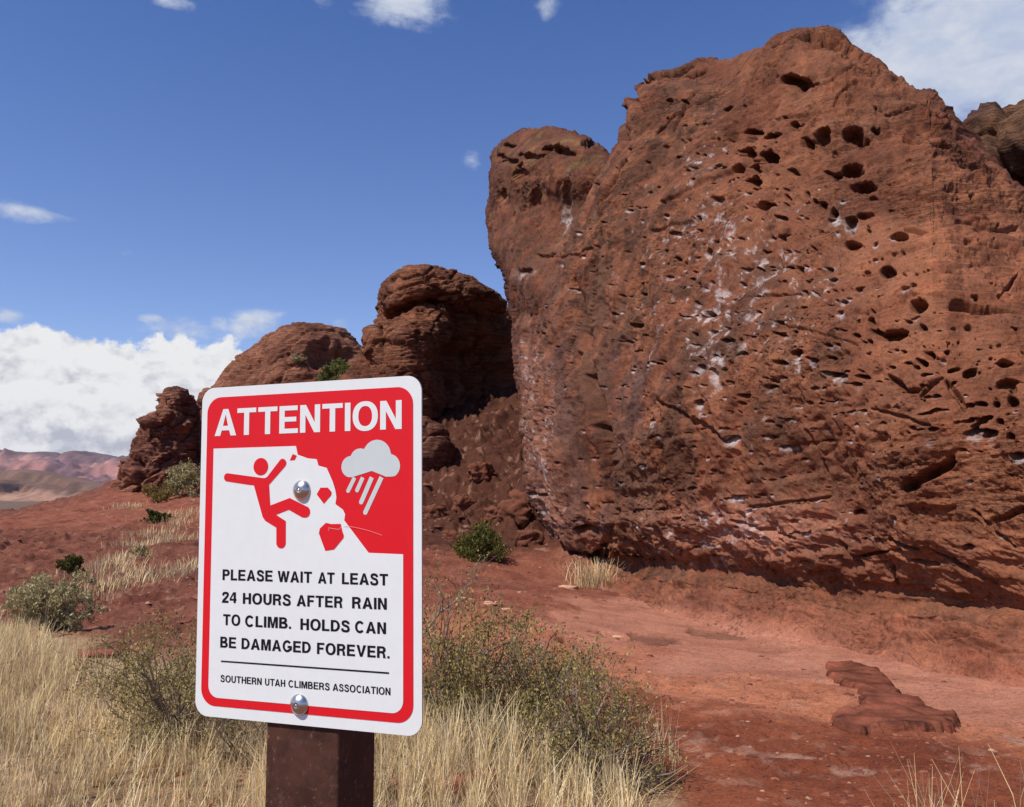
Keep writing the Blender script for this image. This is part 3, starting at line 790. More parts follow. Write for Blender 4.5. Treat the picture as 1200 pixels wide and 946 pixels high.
rock_face('leaning_tower', P, px, py, [(655, 177, 20, 5, .9), (622, 184, 14, 4, .6), (690, 168, 10, 4, .7), (596, 172, 8, 3, .6), (628, 250, 5, 30, .25), (600, 270, 4, 22, .3), (662, 230, 5, 26, .3), (610, 205, 8, 12, .5), (590, 230, 4, 8, .5), (588, 185, 6, 4, .6), (640, 296, 12, 4, .6), (612, 318, 10, 5, .4), (598, 190, 10, 4, .6)], CLIFF, BASE_C * np.array([.85, .82, .84]), 3.0, 1.0, True)


# ------------------------------------------------------------------ other rock towers
def inflate(outline, Y, thick, front=1.0, n=96, rings=14):
    p = np.array(outline + outline[:1], float)
    # closed smooth outline
    d = np.r_[0, np.cumsum(np.hypot(*np.diff(p, axis=0).T))]
    t = np.linspace(0, d[-1], n, endpoint=False)
    ol = np.stack([np.interp(t, d, p[:, 0]), np.interp(t, d, p[:, 1])], 1)
    c = ol.mean(0)
    V = []; Fc = []
    def ringp(k):
        return pt(*(c + (ol - c) * k).T, np.full(n, float(Y)))
    V = [pt(c[0], c[1], Y) - np.array([0, thick * front, 0])]
    ks = np.sin(np.linspace(0, math.pi / 2, rings + 1))[1:]
    layers = [(k, -math.sqrt(max(0, 1 - k ** 2.6)) * thick * front) for k in ks] + [(k, math.sqrt(max(0, 1 - k ** 2.6)) * thick) for k in ks[::-1][1:]]
    for k, dy in layers:
        q = ringp(k); q[:, 1] += dy; V += list(q)
    V.append(pt(c[0], c[1], Y) + np.array([0, thick, 0]))
    for j in range(n): Fc.append((0, 1 + (j + 1) % n, 1 + j))
    for i in range(len(layers) - 1):
        a = 1 + i * n; b = a + n
        for j in range(n):
            j2 = (j + 1) % n; Fc.append((a + j, a + j2, b + j2)); Fc.append((a + j, b + j2, b + j))
    e = len(V) - 1; a = 1 + (len(layers) - 1) * n
    for j in range(n): Fc.append((e, a + j, a + (j + 1) % n))
    return np.array(V), np.array(Fc)


def rock_body(name, lobes, voxel, label, cat, tint, bed=(2.2, .16), dip=(0, 0), big=.35, med=.18, seed=0, scoop=(), group=None, mat=None, dark=None):
    V = []; Fc = []; o = 0
    for lb in lobes:
        v, f = inflate(*lb); V.append(v); Fc.append(f + o); o += len(v)
    me = mesh_from('tmp', np.concatenate(V), np.concatenate(Fc))
    t = bpy.data.objects.new('tmp', me); COL.objects.link(t)
    md = t.modifiers.new('r', 'REMESH'); md.mode = 'VOXEL'; md.voxel_size = voxel
    sm = t.modifiers.new('s', 'SMOOTH'); sm.iterations = 4
    dg = bpy.context.evaluated_depsgraph_get(); dg.update()
    ev = t.evaluated_get(dg); m2 = ev.to_mesh()
    n = len(m2.vertices); P = np.zeros(n * 3, np.float32); m2.vertices.foreach_get('co', P); P = P.reshape(-1, 3).astype(float)
    N = np.zeros(n * 3, np.float32); m2.vertices.foreach_get('normal', N); N = N.reshape(-1, 3)
    m2.calc_loop_triangles()
    T = np.zeros(len(m2.loop_triangles) * 3, np.int32); m2.loop_triangles.foreach_get('vertices', T); T = T.reshape(-1, 3)
    ev.to_mesh_clear(); bpy.data.objects.remove(t); bpy.data.meshes.remove(me)
    S = P + seed
    d = big * fbm(S * .35, 3) + med * fbm(S * 1.0 + 3, 3) + med * .5 * ridge(S * 1.8, 4, .55)
    bz = (P[:, 2] + P[:, 0] * dip[0] + P[:, 1] * dip[1]) * bed[0] + 1.1 * fbm(S * .4 + 7, 3)
    for q, a in ((.7, .45), (2.3, .5), (5.3, .40)):
        l = bz * q; l = l - np.floor(l); l = np.minimum(l / .7, (1 - l) / .3)
        d = d + bed[1] * a * (l - .5) * (.25 + 1.1 * sstep(fbm(S * .5 + 30 + q * 7, 2), -.25, .3))
    d = d + .12 * med * fbm(np.stack([S[:, 0] * 3, S[:, 1] * 3, S[:, 2] * 9], 1), 3)
    cf, ce, cid = cell(S * np.array([.55, .55, .8]) * (1.2 if voxel < .08 else .7) + .2 * np.stack([fbm(S * 1.1, 2)] * 3, 1))
    d = d + med * (1.5 * (cid - .5) * sstep(ce, .0, .12) - 1.1 * (1 - sstep(ce, .0, .07)))
    fac = np.clip(-N[:, 1] * 1.5 + .5, 0, 1)
    for (px, py, Y, r, dep) in scoop:
        c = pt(px, py, Y); q = np.linalg.norm((P - c) * np.array([1, .6, 1.2]), axis=1) / r + .35 * fbm(S * 1.2 + 3, 2)
        d = d - dep * (1 - sstep(q, .5, 1.1)) * fac
    P = P + N * d[:, None]
    base = np.array(tint)
    k = sstep(fbm(S * .5 + 44, 4), -.3, .35)[:, None]
    col = base * (1 - k) + base * np.array([.72, .68, .70]) * k
    k = (sstep(fbm(np.stack([S[:, 0], S[:, 1], S[:, 2] * 5], 1) * .8 + 50, 4), .1, .4) * .6)[:, None]
    col = col * (1 - k) + base * np.array([.55, .55, .6]) * k
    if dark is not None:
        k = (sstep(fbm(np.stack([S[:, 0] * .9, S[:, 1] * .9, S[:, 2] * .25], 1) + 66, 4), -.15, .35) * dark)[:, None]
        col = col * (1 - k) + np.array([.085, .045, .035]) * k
    loc = np.array([P[:, 0].mean(), P[:, 1].mean(), P[:, 2].min()])
    me = mesh_from(name, P - loc, T, mat or M_ROCK, True, col)
    return props(obj(name, me, None, loc), label, cat, group)


KN = (.30, .125, .065)
rock_body('rock_dome', [
    ([(437, 400), (440, 378), (447, 374), (450, 352), (462, 335), (476, 322), (500, 318), (530, 325), (556, 335), (578, 347), (592, 362), (602, 385), (612, 440), (620, 500), (600, 530), (540, 540), (480, 540), (452, 500), (440, 440)], 38.5, 3.0),
    ([(430, 389), (446, 384), (454, 394), (470, 372), (500, 356), (528, 362), (534, 392), (528, 430), (522, 470), (520, 520), (515, 560), (440, 570), (400, 520), (395, 470), (408, 446), (440, 420), (436, 400)], 36, 3.3),
    ([(452, 352), (462, 334), (478, 320), (505, 317), (560, 336), (590, 360), (570, 372), (520, 362), (470, 372), (452, 372)], 36.5, 2.6)],
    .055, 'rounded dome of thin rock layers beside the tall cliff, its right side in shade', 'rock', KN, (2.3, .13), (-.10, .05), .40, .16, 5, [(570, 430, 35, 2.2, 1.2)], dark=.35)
rock_body('rock_dome', [
    ([(268, 448), (274, 438), (295, 418), (318, 400), (345, 384), (362, 381), (385, 385), (405, 393), (418, 403), (432, 415), (440, 450), (440, 520), (300, 540), (250, 500), (255, 462)], 52, 4.5)],
    .11, 'low sloping rock dome with a dark hollow and bushes above the sign top', 'rock', (.33, .145, .085), (1.5, .15), (-.12, .05), .35, .14, 15, [(388, 412, 47.5, 1.5, 1.1), (415, 408, 48.5, 1.1, .6)])
rock_body('rock_pinnacle', [
    ([(197, 459), (206, 452), (219, 456), (224, 468), (226, 500), (236, 560), (240, 600), (185, 600), (172, 560), (184, 520), (190, 496), (195, 478)], 37.0, 1.6),
    ([(163, 540), (170, 515), (178, 500), (190, 490), (204, 500), (222, 540), (240, 600), (150, 600), (156, 570)], 36.2, 2.0),
    ([(222, 470), (240, 468), (262, 520), (262, 600), (215, 600), (212, 520)], 38.5, 1.8)],
    .05, 'craggy stepped rock pinnacle against the clouds just left of the sign', 'rock', (.31, .135, .085), (2.0, .10), (.10, .05), .20, .36, 25)
rock_body('boulder', [
    ([(460, 492), (500, 489), (518, 500), (531, 522), (531, 545), (518, 558), (490, 566), (455, 560)], 29.5, 1.1)],
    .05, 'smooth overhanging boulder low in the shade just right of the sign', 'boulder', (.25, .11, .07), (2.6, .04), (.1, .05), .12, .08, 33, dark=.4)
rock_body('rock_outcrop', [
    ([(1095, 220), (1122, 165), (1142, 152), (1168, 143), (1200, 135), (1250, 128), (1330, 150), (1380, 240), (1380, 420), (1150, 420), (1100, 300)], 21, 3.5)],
    .07, 'dark streaked rock crest behind the right shoulder of the cliff', 'rock', (.22, .12, .065), (1.2, .10), (.3, .05), .5, .28, 41, [(1155, 190, 18.2, 1.1, .9), (1190, 205, 18.0, 1.2, .9)], dark=.85)  # dark varnish streaks, strengthened to put the shade under its brow into the colour


# ------------------------------------------------------------------ dark slab lying on the pale bench
def dark_slab():
    ol = [(971, 782), (990, 781), (1003, 784), (1029, 790), (1038, 800), (1046, 812), (1060, 820), (1078, 826), (1081, 835), (1100, 840), (1118, 846), (1125, 853), (1122, 860), (1105, 866), (1085, 869), (1070, 866), (1050, 869), (1030, 866), (1010, 870), (995, 868), (982, 863),
          (974, 855), (976, 847), (990, 842), (1006, 845), (1010, 838), (1010, 818), (1000, 812), (985, 805), (973, 800), (974, 792)]
    Pp = np.array([ghit(a, b)[:2] for a, b in ol]); n = 240
    p = np.vstack([Pp, Pp[:1]]); d = np.r_[0, np.cumsum(np.hypot(*np.diff(p, axis=0).T))]; t = np.linspace(0, d[-1], n, endpoint=False)
    O = np.stack([np.interp(t, d, p[:, 0]), np.interp(t, d, p[:, 1])], 1)
    # fill by scan grid inside the outline
    mn, mx = O.min(0) - .1, O.max(0) + .1; st = .011
    gx = np.arange(mn[0], mx[0], st); gy = np.arange(mn[1], mx[1], st * 2)
    X, Yv = np.meshgrid(gx, gy); q = np.stack([X.ravel(), Yv.ravel(), X.ravel() * 0], 1)
    wq = q[:, :2] + np.stack([fbm(q * 6, 5, .65), fbm(q * 6 + 9, 5, .65)], 1) * .09
    A = O; B = np.roll(O, -1, 0)
    ins = np.zeros(len(q), bool); dist = np.full(len(q), 9.0)
    for a, b in zip(A, B):
        c = ((a[1] > wq[:, 1]) != (b[1] > wq[:, 1])); xx = (b[0] - a[0]) * (wq[:, 1] - a[1]) / (b[1] - a[1] + 1e-12) + a[0]
        ins ^= c & (wq[:, 0] < xx)
        ab = b - a; tt = np.clip(((wq - a) @ ab) / (ab @ ab + 1e-12), 0, 1); dist = np.minimum(dist, np.hypot(*(wq - a - tt[:, None] * ab).T))
    dist = np.where(ins, dist, -dist)
    h = np.clip((dist + .01) / .05, 0, 1); h = np.sqrt(1 - (1 - h) ** 2)
    lay = (q[:, 1] * 4.0 + fbm(q * 1.4, 3) * 1.4); lay = lay - np.floor(lay)
    z = gz(q[:, 0], q[:, 1]) - .05 + h * (.095 + .012 * fbm(q * 2, 3) + .014 * np.minimum(lay / .8, (1 - lay) / .2) + .005 * ridge(q * 11, 3))
    Fc = grid_faces(*X.shape); keep = (dist[Fc] > -.03).any(1); Fc = Fc[keep]
    col = np.array([.20, .063, .034]) * (1 + .9 * fbm(q * 3.5 + 4, 5, .6) - .35 * (lay > .82))[:, None]
    V = np.stack([q[:, 0], q[:, 1], z], 1); used = np.unique(Fc); mp = np.zeros(len(V), int); mp[used] = np.arange(len(used))
    V = V[used]; loc = np.array([V[:, 0].mean(), V[:, 1].mean(), V[:, 2].min()])
    me = mesh_from('rock_slab', V - loc, mp[Fc], M_SLAB, True, col[used])
    props(obj('rock_slab', me, None, loc), 'dark red layered rock slab lying on the smooth pale bench at lower right', 'rock slab')


dark_slab()


# ------------------------------------------------------------------ loose stones
def stone(px, py, size, tint, label, squash=.5, group=None, seed=0):
    g = ghit(px, py)
    r = np.random.default_rng(seed + int(px))
    n, m = (26, 16) if squash < 1 else (60, 36)
    th = np.linspace(0, 2 * math.pi, n, endpoint=False); ph = np.linspace(-math.pi / 2, math.pi / 2, m)
    T, Pq = np.meshgrid(th, ph)
    D = np.stack([np.cos(T) * np.cos(Pq), np.sin(T) * np.cos(Pq), np.sin(Pq)], -1).reshape(-1, 3)
    rad = 1 / (np.abs(D) ** 4).sum(1) ** .25
    rad = rad * (1 + .35 * fbm(D * 1.3 + seed * 3.7, 3))
    if size > .19 and squash > 1: rad = rad * (1 + .22 * ridge(D * 1.9 + seed, 3, .5) - .2); cfa, cea, ida = cell(D * 1.6 + seed); rad = rad * (1 + .22 * (ida - .5) * sstep(cea, 0, .12))
    V = D * rad[:, None] * np.array([size, size * .62, size * squash * .5])
    a = r.uniform(-.5, .5); c, s = math.cos(a), math.sin(a)
    V = V @ np.array([[c, s, 0], [-s, c, 0], [0, 0, 1]])
    Fc = []
    for i in range(m - 1):
        for j in range(n):
            Fc.append((i * n + j, i * n + (j + 1) % n, (i + 1) * n + (j + 1) % n, (i + 1) * n + j))
    col = np.array(tint) * (1 + .3 * fbm(V * 12, 2))[:, None]
    me = mesh_from('stone', V, Fc, M_STONE, True, col)
    zc = float(gz([g[0]], [g[1]])[0])
    return props(obj('stone', me, None, (g[0], g[1], zc + size * squash * .25)), label, 'stone', group)


PALE = (.62, .36, .22)
stone(666, 692, .17, PALE, 'pale flat stone lying on red dirt in front of the cliff foot', .45, seed=1)
stone(540, 708, .07, (.60, .42, .22), 'pale yellowish stone near the bare branch beside the sign', .8, seed=2)
stone(575, 715, .09, PALE, 'pale orange stone at the left end of the ledge', .5, seed=3)
stone(594, 720, .07, PALE, 'small pinkish stone next to the pale orange one on the ledge', .5, seed=4)
stone(725, 746, .07, PALE, 'small pale stone at the edge of a shallow pothole', .7, seed=5)
stone(552, 708, .04, (.55, .3, .2), 'tiny pink stone on the red slope right of the sign', .8, seed=6)
stone(112, 778, .22, (.26, .08, .05), 'dark red stone half sunk at the upper edge of the dry grass', .35, seed=7)
stone(92, 816, .10, (.30, .09, .055), 'red stone poking out of the dry grass at left', .7, seed=8)
stone(548, 940, .16, (.28, .09, .055), 'red rock half buried in straw at the bottom edge right of the post', .6, seed=9)
stone(485, 938, .14, (.30, .10, .06), 'reddish rock half buried in straw close to the post', .5, seed=10)



def gravel():
    r = np.random.default_rng(77); n0 = 15000
    az = r.uniform(-34, 34, n0); rr = np.exp(r.uniform(math.log(4.2), math.log(33), n0))
    x = np.sin(np.radians(az)) * rr; y = np.cos(np.radians(az)) * rr
    T = ground_tint(x, y); dn = fbm(np.stack([x * .8, y * .8, x * 0 + 3], 1), 3)
    keep = (x * CN[0] + y * CN[1] - CC < -.9) | True
    keep &= (r.random(n0) < np.clip(T[:, 3] * 1.1 - .12 + dn * .8, .02, 1)) & ((x * -.932 + y * -.362) > -7.5)
    x, y, T = x[keep], y[keep], T[keep]; n = len(x); rr = np.hypot(x, y)
    sz = np.minimum(r.lognormal(-4.75, .6, n), .03) * (1 + rr * .085) * (1 + (T[:, 3] > 1) * 1.2)
    b = np.array([[1, 0, 0], [.3, .95, 0], [-.8, .6, 0], [-.8, -.6, 0], [.3, -.95, 0], [.45, .3, .62], [-.4, .4, .7], [-.3, -.5, .55], [.35, -.35, .7]])
    f = [(0, 1, 5), (1, 6, 5), (1, 2, 6), (2, 3, 7), (2, 7, 6), (3, 4, 7), (4, 8, 7), (4, 0, 8), (0, 5, 8), (5, 6, 8), (6, 7, 8)]
    V = b[None] * (1 + r.uniform(-.3, .3, (n, 9, 3)))
    a = r.uniform(0, 6.28, n); c, s_ = np.cos(a), np.sin(a)
    V = np.stack([V[..., 0] * c[:, None] - V[..., 1] * s_[:, None], V[..., 0] * s_[:, None] + V[..., 1] * c[:, None], V[..., 2] - .12], -1)
    V *= sz[:, None, None] * np.array([1, .8, .55]); z = gz(x, y)
    V += np.stack([x, y, z], 1)[:, None]
    pal = np.array([[.40, .16, .09], [.26, .085, .05], [.20, .07, .045], [.50, .30, .19], [.33, .12, .07]])
    C = np.repeat(pal[r.choice(5, n, p=[.3, .25, .25, .08, .12])], 9, 0)
    F = (np.arange(n)[:, None, None] * 9 + np.array(f)[None]).reshape(-1, 3)
    me = mesh_from('gravel', V.reshape(-1, 3), F, M_STONE, False, C * np.where(np.repeat(T[:, 3], 9)[:, None] > .95, .5, .85))
    props(obj('gravel', me), 'loose broken red gravel scattered over the slope', 'gravel', kind='stuff')


gravel()

RB = [(508, 612, .30, 'red brown boulder in the gully touching the right edge of the sign'), (545, 596, .34, 'red brown boulder in the rubble gully straight above the wide green bush'),
      (582, 612, .30, 'boulder in the rubble gully up and right of the wide green bush'), (604, 628, .42, 'blocky boulder leaning on the left foot of the tall cliff'),
      (617, 604, .46, 'largest dark boulder wedged against the left edge of the cliff'), (620, 644, .30, 'low boulder at the cliff foot right of the wide green bush'),
      (562, 574, .36, 'boulder high in the dark gully below the shaded rock dome'), (528, 638, .20, 'small boulder just left of the wide green bush')]
for i, (a, b_, sz, lb) in enumerate(RB):
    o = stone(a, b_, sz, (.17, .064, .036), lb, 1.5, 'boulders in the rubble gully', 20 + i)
    o.name = 'boulder'; o['category'] = 'boulder'

# ------------------------------------------------------------------ plants
def blades(base, hgt, lean, az, width, cols, seg=2):
    """tapered curved blades as one mesh; arrays of n"""
    n = len(base)
    side = np.stack([np.cos(az + 1.57), np.sin(az + 1.57), az * 0], 1)
    dirv = np.stack([np.cos(az), np.sin(az), az * 0], 1)
    V = []; C = []
    for k in range(seg + 1):
        t = k / seg
        p = base + dirv * (lean * t ** 1.8)[:, None] + np.array([0, 0, 1]) * (hgt * t * (1 - .18 * t * np.clip(lean / np.maximum(hgt, .01), 0, 1)))[:, None]
        wd = width * (1 - t * .82)
        V += [p - side * wd[:, None] / 2, p + side * wd[:, None] / 2]
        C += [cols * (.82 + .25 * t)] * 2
    V = np.stack(V, 1).reshape(-1, 3); C = np.stack(C, 1).reshape(-1, 3)
    m = 2 * (seg + 1); b = np.arange(n)[:, None] * m
    Fc = np.concatenate([np.stack([b[:, 0] + 2 * k, b[:, 0] + 2 * k + 1, b[:, 0] + 2 * k + 3, b[:, 0] + 2 * k + 2], 1) for k in range(seg)])
    return V, Fc, C


STR = np.array([[.88, .69, .37], [.80, .60, .29], [.90, .76, .46], [.66, .49, .25], [.86, .65, .33], [.50, .37, .21], [.88, .74, .47], [.40, .31, .21]])


def poly_inside(P, O):
    ins = np.zeros(len(P), bool); B = np.roll(O, -1, 0)
    for a, b in zip(O, B):
        c = ((a[1] > P[:, 1]) != (b[1] > P[:, 1])); xx = (b[0] - a[0]) * (P[:, 1] - a[1]) / (b[1] - a[1] + 1e-12) + a[0]
        ins ^= c & (P[:, 0] < xx)
    return ins


def grass_field(regions):
    Vs = []; Fs = []; Cs = []; o = 0
    for ri, (ol, per, h0, h1, wd, thr) in enumerate(regions):
        O = np.array([q if isinstance(q, tuple) and len(q) == 2 and q[0] < 60 and q[1] < 60 and False else ghit(*q)[:2] for q in ol])
        mn, mx = O.min(0), O.max(0); area = (mx - mn).prod(); n = int(area * per)
        P = rng.uniform(mn, mx, (n, 2)); P = P[poly_inside(P, O)]
        q = np.c_[P, P[:, 0] * 0]
        dn = fbm(q * 1.7 + ri, 3) + .35 * fbm(q * 7 + 3, 2)
        keep = dn > thr + rng.uniform(-.25, .25, len(P)); P = P[keep]; q = q[keep]
        # pull blades into small clumps
        cl = np.round(P / .16) * .16 + (np.stack([gn(np.c_[np.round(P / .16) * 3.1, P[:, 0] * 0 + 2]), gn(np.c_[np.round(P / .16) * 3.1, P[:, 0] * 0 + 9])], 1)) * .12
        P = P + (cl - P) * rng.uniform(.15, .75, len(P))[:, None]
        z = gz(P[:, 0], P[:, 1]) - .02
        m = len(P); hs = rng.uniform(h0, h1, m) * (1 + .9 * fbm(q * 1.6 + 20, 3)) * np.where(rng.random(m) < .3, .55, 1)
        az = rng.uniform(0, 6.28, m); lean = hs * np.abs(rng.normal(0, .38, m)) + .01
        c = STR[rng.integers(0, len(STR), m)] * (1 + .55 * fbm(q * 2.2 + 40, 4))[:, None]
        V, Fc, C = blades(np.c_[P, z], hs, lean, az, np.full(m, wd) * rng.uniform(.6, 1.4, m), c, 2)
        Vs.append(V); Fs.append(Fc + o); Cs.append(C); o += len(V)
    me = mesh_from('dry_grass', np.concatenate(Vs), np.concatenate(Fs), M_GRASS, False, np.concatenate(Cs))
    return props(obj('dry_grass', me), 'golden dry grass covering the ground in the foreground', 'grass', kind='stuff')


grass_field([
    ([(-120, 748), (30, 752), (60, 765), (100, 795), (150, 800), (330, 860), (330, 1100), (-300, 1300), (-300, 850)], 1700, .12, .27, .0055, -.42),
    ([(-60, 735), (20, 742), (60, 760), (20, 780), (-100, 780)], 500, .12, .25, .009, -.4),
    ([(300, 872), (440, 880), (560, 890), (650, 912), (740, 960), (800, 1100), (300, 1150)], 2600, .20, .37, .0052, -.35),
    ([(780, 860), (800, 900), (770, 960), (730, 960), (740, 900)], 500, .1, .3, .005, -.1),
    ([(1080, 985), (1240, 960), (1300, 1060), (1060, 1120)], 500, .22, .42, .005, -.15)])


def tubes(segs, sides=3):
    """segs: array (n, 8): p0(3) p1(3) r0 r1 -> prisms"""
    S = np.asarray(segs, float); a = S[:, :3]; b = S[:, 3:6]
    d = b - a; L = np.linalg.norm(d, axis=1)[:, None] + 1e-9; d = d / L
    ref = np.where(np.abs(d[:, 2:3]) > .9, np.array([[1., 0, 0]]), np.array([[0, 0, 1.]]))
    u = np.cross(d, ref); u /= np.linalg.norm(u, axis=1)[:, None] + 1e-9; v = np.cross(d, u)
    V = []
    for p, r in ((a, S[:, 6]), (b, S[:, 7])):
        for k in range(sides):
            an = 2 * math.pi * k / sides
            V.append(p + (u * math.cos(an) + v * math.sin(an)) * r[:, None])
    V = np.stack(V, 1).reshape(-1, 3); m = 2 * sides; base = np.arange(len(S)) * m
    Fc = np.concatenate([np.stack([base + k, base + (k + 1) % sides, base + sides + (k + 1) % sides, base + sides + k], 1) for k in range(sides)])
    return V, Fc


SHRUB_DENS = 1.0


def shrub(name, px, py, rad, hgt, label, cat='shrub', stems=14, gen=4, leaf=3000, lsize=.016, green=((.20, .17, .05), (.27, .23, .08), (.13, .12, .04)), twigc=(.20, .145, .105), seed=0, group=None, spread=1.0, at=None, thick=.009, jag=.35, topbias=0.0):
    r = np.random.default_rng(seed)
    if at is None:
        g = ghit(px, py); loc = np.array([g[0], g[1], float(gz([g[0]], [g[1]])[0])])
    else: loc = np.array(at, float)
    segs = []; tips = []
    lim = [1.2]
    def grow(p, d, L, rr, k):
        n = 3
        for i in range(n):
            d2 = d + r.normal(0, jag * .55, 3); d2[2] += .05; d2 /= np.linalg.norm(d2)
            q = p + d2 * L / n
            e = math.hypot(q[0], q[1]) / rad; f = q[2] / hgt
            if e * e + max(0, f) ** 2 > lim[0]: tips.append(p); return
            if q[2] < .01: q[2] = .01
            segs.append([*p, *q, rr, rr * .8]); rr *= .82; p = q; d = d2
            if k < gen and r.random() < .75:
                sd_ = d + r.normal(0, .75, 3); sd_ /= np.linalg.norm(sd_)
                grow(p.copy(), sd_, L * r.uniform(.5, .8), rr * .75, k + 1)
            if k >= gen - 2: tips.append(p)
    for i in range(stems):
        lim[0] = r.uniform(.35, 1.75)
        a = r.uniform(0, 6.28); el = r.uniform(.35, 1.35)
        d = np.array([math.cos(a) * math.cos(el) * spread, math.sin(a) * math.cos(el) * spread, math.sin(el)]); d /= np.linalg.norm(d)
        s0 = np.array([math.cos(a), math.sin(a), 0]) * r.uniform(0, .12) * rad; s0[2] = -.01
        grow(s0, d, hgt * r.uniform(.55, .95) if el > .8 else rad * r.uniform(.6, .95), thick * r.uniform(.6, 1.2), 1)
    root = empty(name, loc, label, cat, group)
    segs = np.array(segs)
    V, Fc = tubes(segs)
    tc_ = np.repeat(np.array(twigc)[None] * r.uniform(.6, 1.6, (len(segs), 1)), 6, 0)
    obj('branches', mesh_from('branches', V, Fc, M_TWIG, False, tc_), root)
    if leaf:
        tp = np.array(tips); idx = r.integers(0, len(tp), leaf)
        wgt = tp[idx][:, 2] / hgt > topbias * r.random(leaf); idx = idx[wgt]
        c = tp[idx] + r.normal(0, 1, (len(idx), 3)) * min(rad, hgt) * .045
        n = len(c); ax = r.normal(0, 1, (n, 3)); ax[:, 2] = np.abs(ax[:, 2]) + .4; ax /= np.linalg.norm(ax, axis=1)[:, None]
        sd2 = np.cross(ax, r.normal(0, 1, (n, 3))); sd2 /= np.linalg.norm(sd2, axis=1)[:, None] + 1e-9
        ls = lsize * r.uniform(.6, 1.4, n)[:, None]
        V = np.stack([c - ax * ls * .2, c + ax * ls * .5 + sd2 * ls * .28, c + ax * ls * 1.2, c + ax * ls * .5 - sd2 * ls * .28], 1).reshape(-1, 3)
        Fc = np.arange(n * 4).reshape(-1, 4)
        gc = np.array(green)[r.integers(0, len(green), n)] * (1 + .5 * fbm(c * 6, 2))[:, None]
        o = obj('leaves', mesh_from('leaves', V, Fc, M_LEAF, False, np.repeat(gc, 4, 0)), root); o['kind'] = 'stuff'
    return root


OLIVE = ((.24, .20, .06), (.34, .28, .085), (.16, .13, .045), (.42, .34, .12), (.22, .16, .08))
SAGE = ((.36, .31, .15), (.44, .38, .20), (.27, .23, .11), (.52, .45, .26))
GREEN = ((.085, .085, .025), (.13, .12, .035), (.06, .06, .02))
shrub('creosote_shrub', 522, 872, .66, 1.06, 'tall twiggy olive shrub rising from behind the right edge of the sign', seed=1, stems=46, gen=5, leaf=11000, green=OLIVE, lsize=.017)
shrub('creosote_shrub', 610, 880, .56, .74, 'wide olive shrub in the middle of the thicket right of the sign', seed=2, stems=46, gen=5, leaf=10000, green=OLIVE, lsize=.016)
shrub('creosote_shrub', 700, 925, .46, .56, 'rounded olive shrub at the right end of the thicket, nearest the dark slab', seed=3, stems=46, gen=5, leaf=6500, green=OLIVE, lsize=.014)
shrub('bare_shrub', 590, 800, .55, .48, 'leafless grey shrub sticking up above the thicket in front of the red ledge', seed=4, stems=9, gen=5, leaf=150, green=OLIVE, twigc=(.24, .19, .16), spread=.8, thick=.011)
shrub('bare_shrub', 700, 842, .42, .50, 'thin bare shrub at the back right of the thicket', seed=14, stems=8, gen=5, leaf=300, green=OLIVE, twigc=(.22, .16, .12), spread=.8)
shrub('creosote_shrub', 215, 878, .62, .72, 'sparse dark twiggy shrub in dry grass left of the sign', seed=5, stems=46, gen=5, leaf=13000, green=OLIVE, lsize=.013)
shrub('twiggy_shrub', 285, 905, .30, .36, 'low tangle of brown twigs in straw just left of the post', seed=6, stems=14, gen=5, leaf=300, green=OLIVE)
shrub('sagebrush', 58, 752, .48, .62, 'pale grey green bushy plant at the far left above the dry grass', seed=7, stems=34, gen=4, leaf=9000, green=SAGE, lsize=.030, twigc=(.30, .24, .15))
shrub('green_bush', 82, 686, .22, .30, 'small dark green bush on the red slope above the grey green plant', 'bush', seed=8, stems=18, gen=4, leaf=2200, green=GREEN, lsize=.04)
shrub('green_bush', 567, 659, .62, .66, 'wide green bush at the foot of the talus right of the sign', 'bush', seed=9, stems=30, gen=4, leaf=7000, green=((.12, .115, .03), (.17, .155, .045), (.08, .08, .022)), lsize=.045)
shrub('green_bush', 168, 575, .45, .5, 'dark green bush at the left foot of the rock pinnacle', 'bush', seed=10, stems=14, gen=3, leaf=1600, green=GREEN, lsize=.10)
shrub('sagebrush', 218, 584, .85, 1.25, 'large grey green bush against the pinnacle, partly behind the sign edge', seed=11, stems=30, gen=4, leaf=6000, green=SAGE, lsize=.07, twigc=(.2, .16, .1))
shrub('sagebrush', 186, 590, .6, .8, 'orange tinged bush in front of the rock pinnacle', seed=12, stems=22, gen=4, leaf=2500, green=((.30, .19, .06), (.24, .17, .06), (.2, .17, .06)), lsize=.06)
shrub('green_bush', 184, 616, .5, .28, 'low dark green bush above the pale grass tufts on the slope', 'bush', seed=13, stems=16, gen=3, leaf=2200, green=GREEN, lsize=.06)
shrub('green_bush', 163, 660, .22, .22, 'little grey green bush among pale grass tufts halfway down the slope', 'bush', seed=15, stems=14, gen=3, leaf=900, green=SAGE, lsize=.04)
q = pt(397, 447, 47.2)
shrub('green_bush', 0, 0, 1.15, .95, 'yellow green bush growing on the low dome above the sign', 'bush', seed=16, stems=30, gen=4, leaf=6000, green=((.17, .18, .055), (.23, .23, .08), (.12, .13, .04)), lsize=.10, at=q)
q = pt(318, 405, 51)
shrub('green_bush', 0, 0, .35, .5, 'tiny dark bush on the skyline of the low dome', 'bush', seed=17, stems=10, gen=3, leaf=900, green=GREEN, lsize=.10, at=q)
q = pt(350, 425, 47.6)
shrub('green_bush', 0, 0, .4, .4, 'small dull bush on the left flank of the low dome', 'bush', seed=18, stems=10, gen=3, leaf=700, green=SAGE, lsize=.09, at=q)


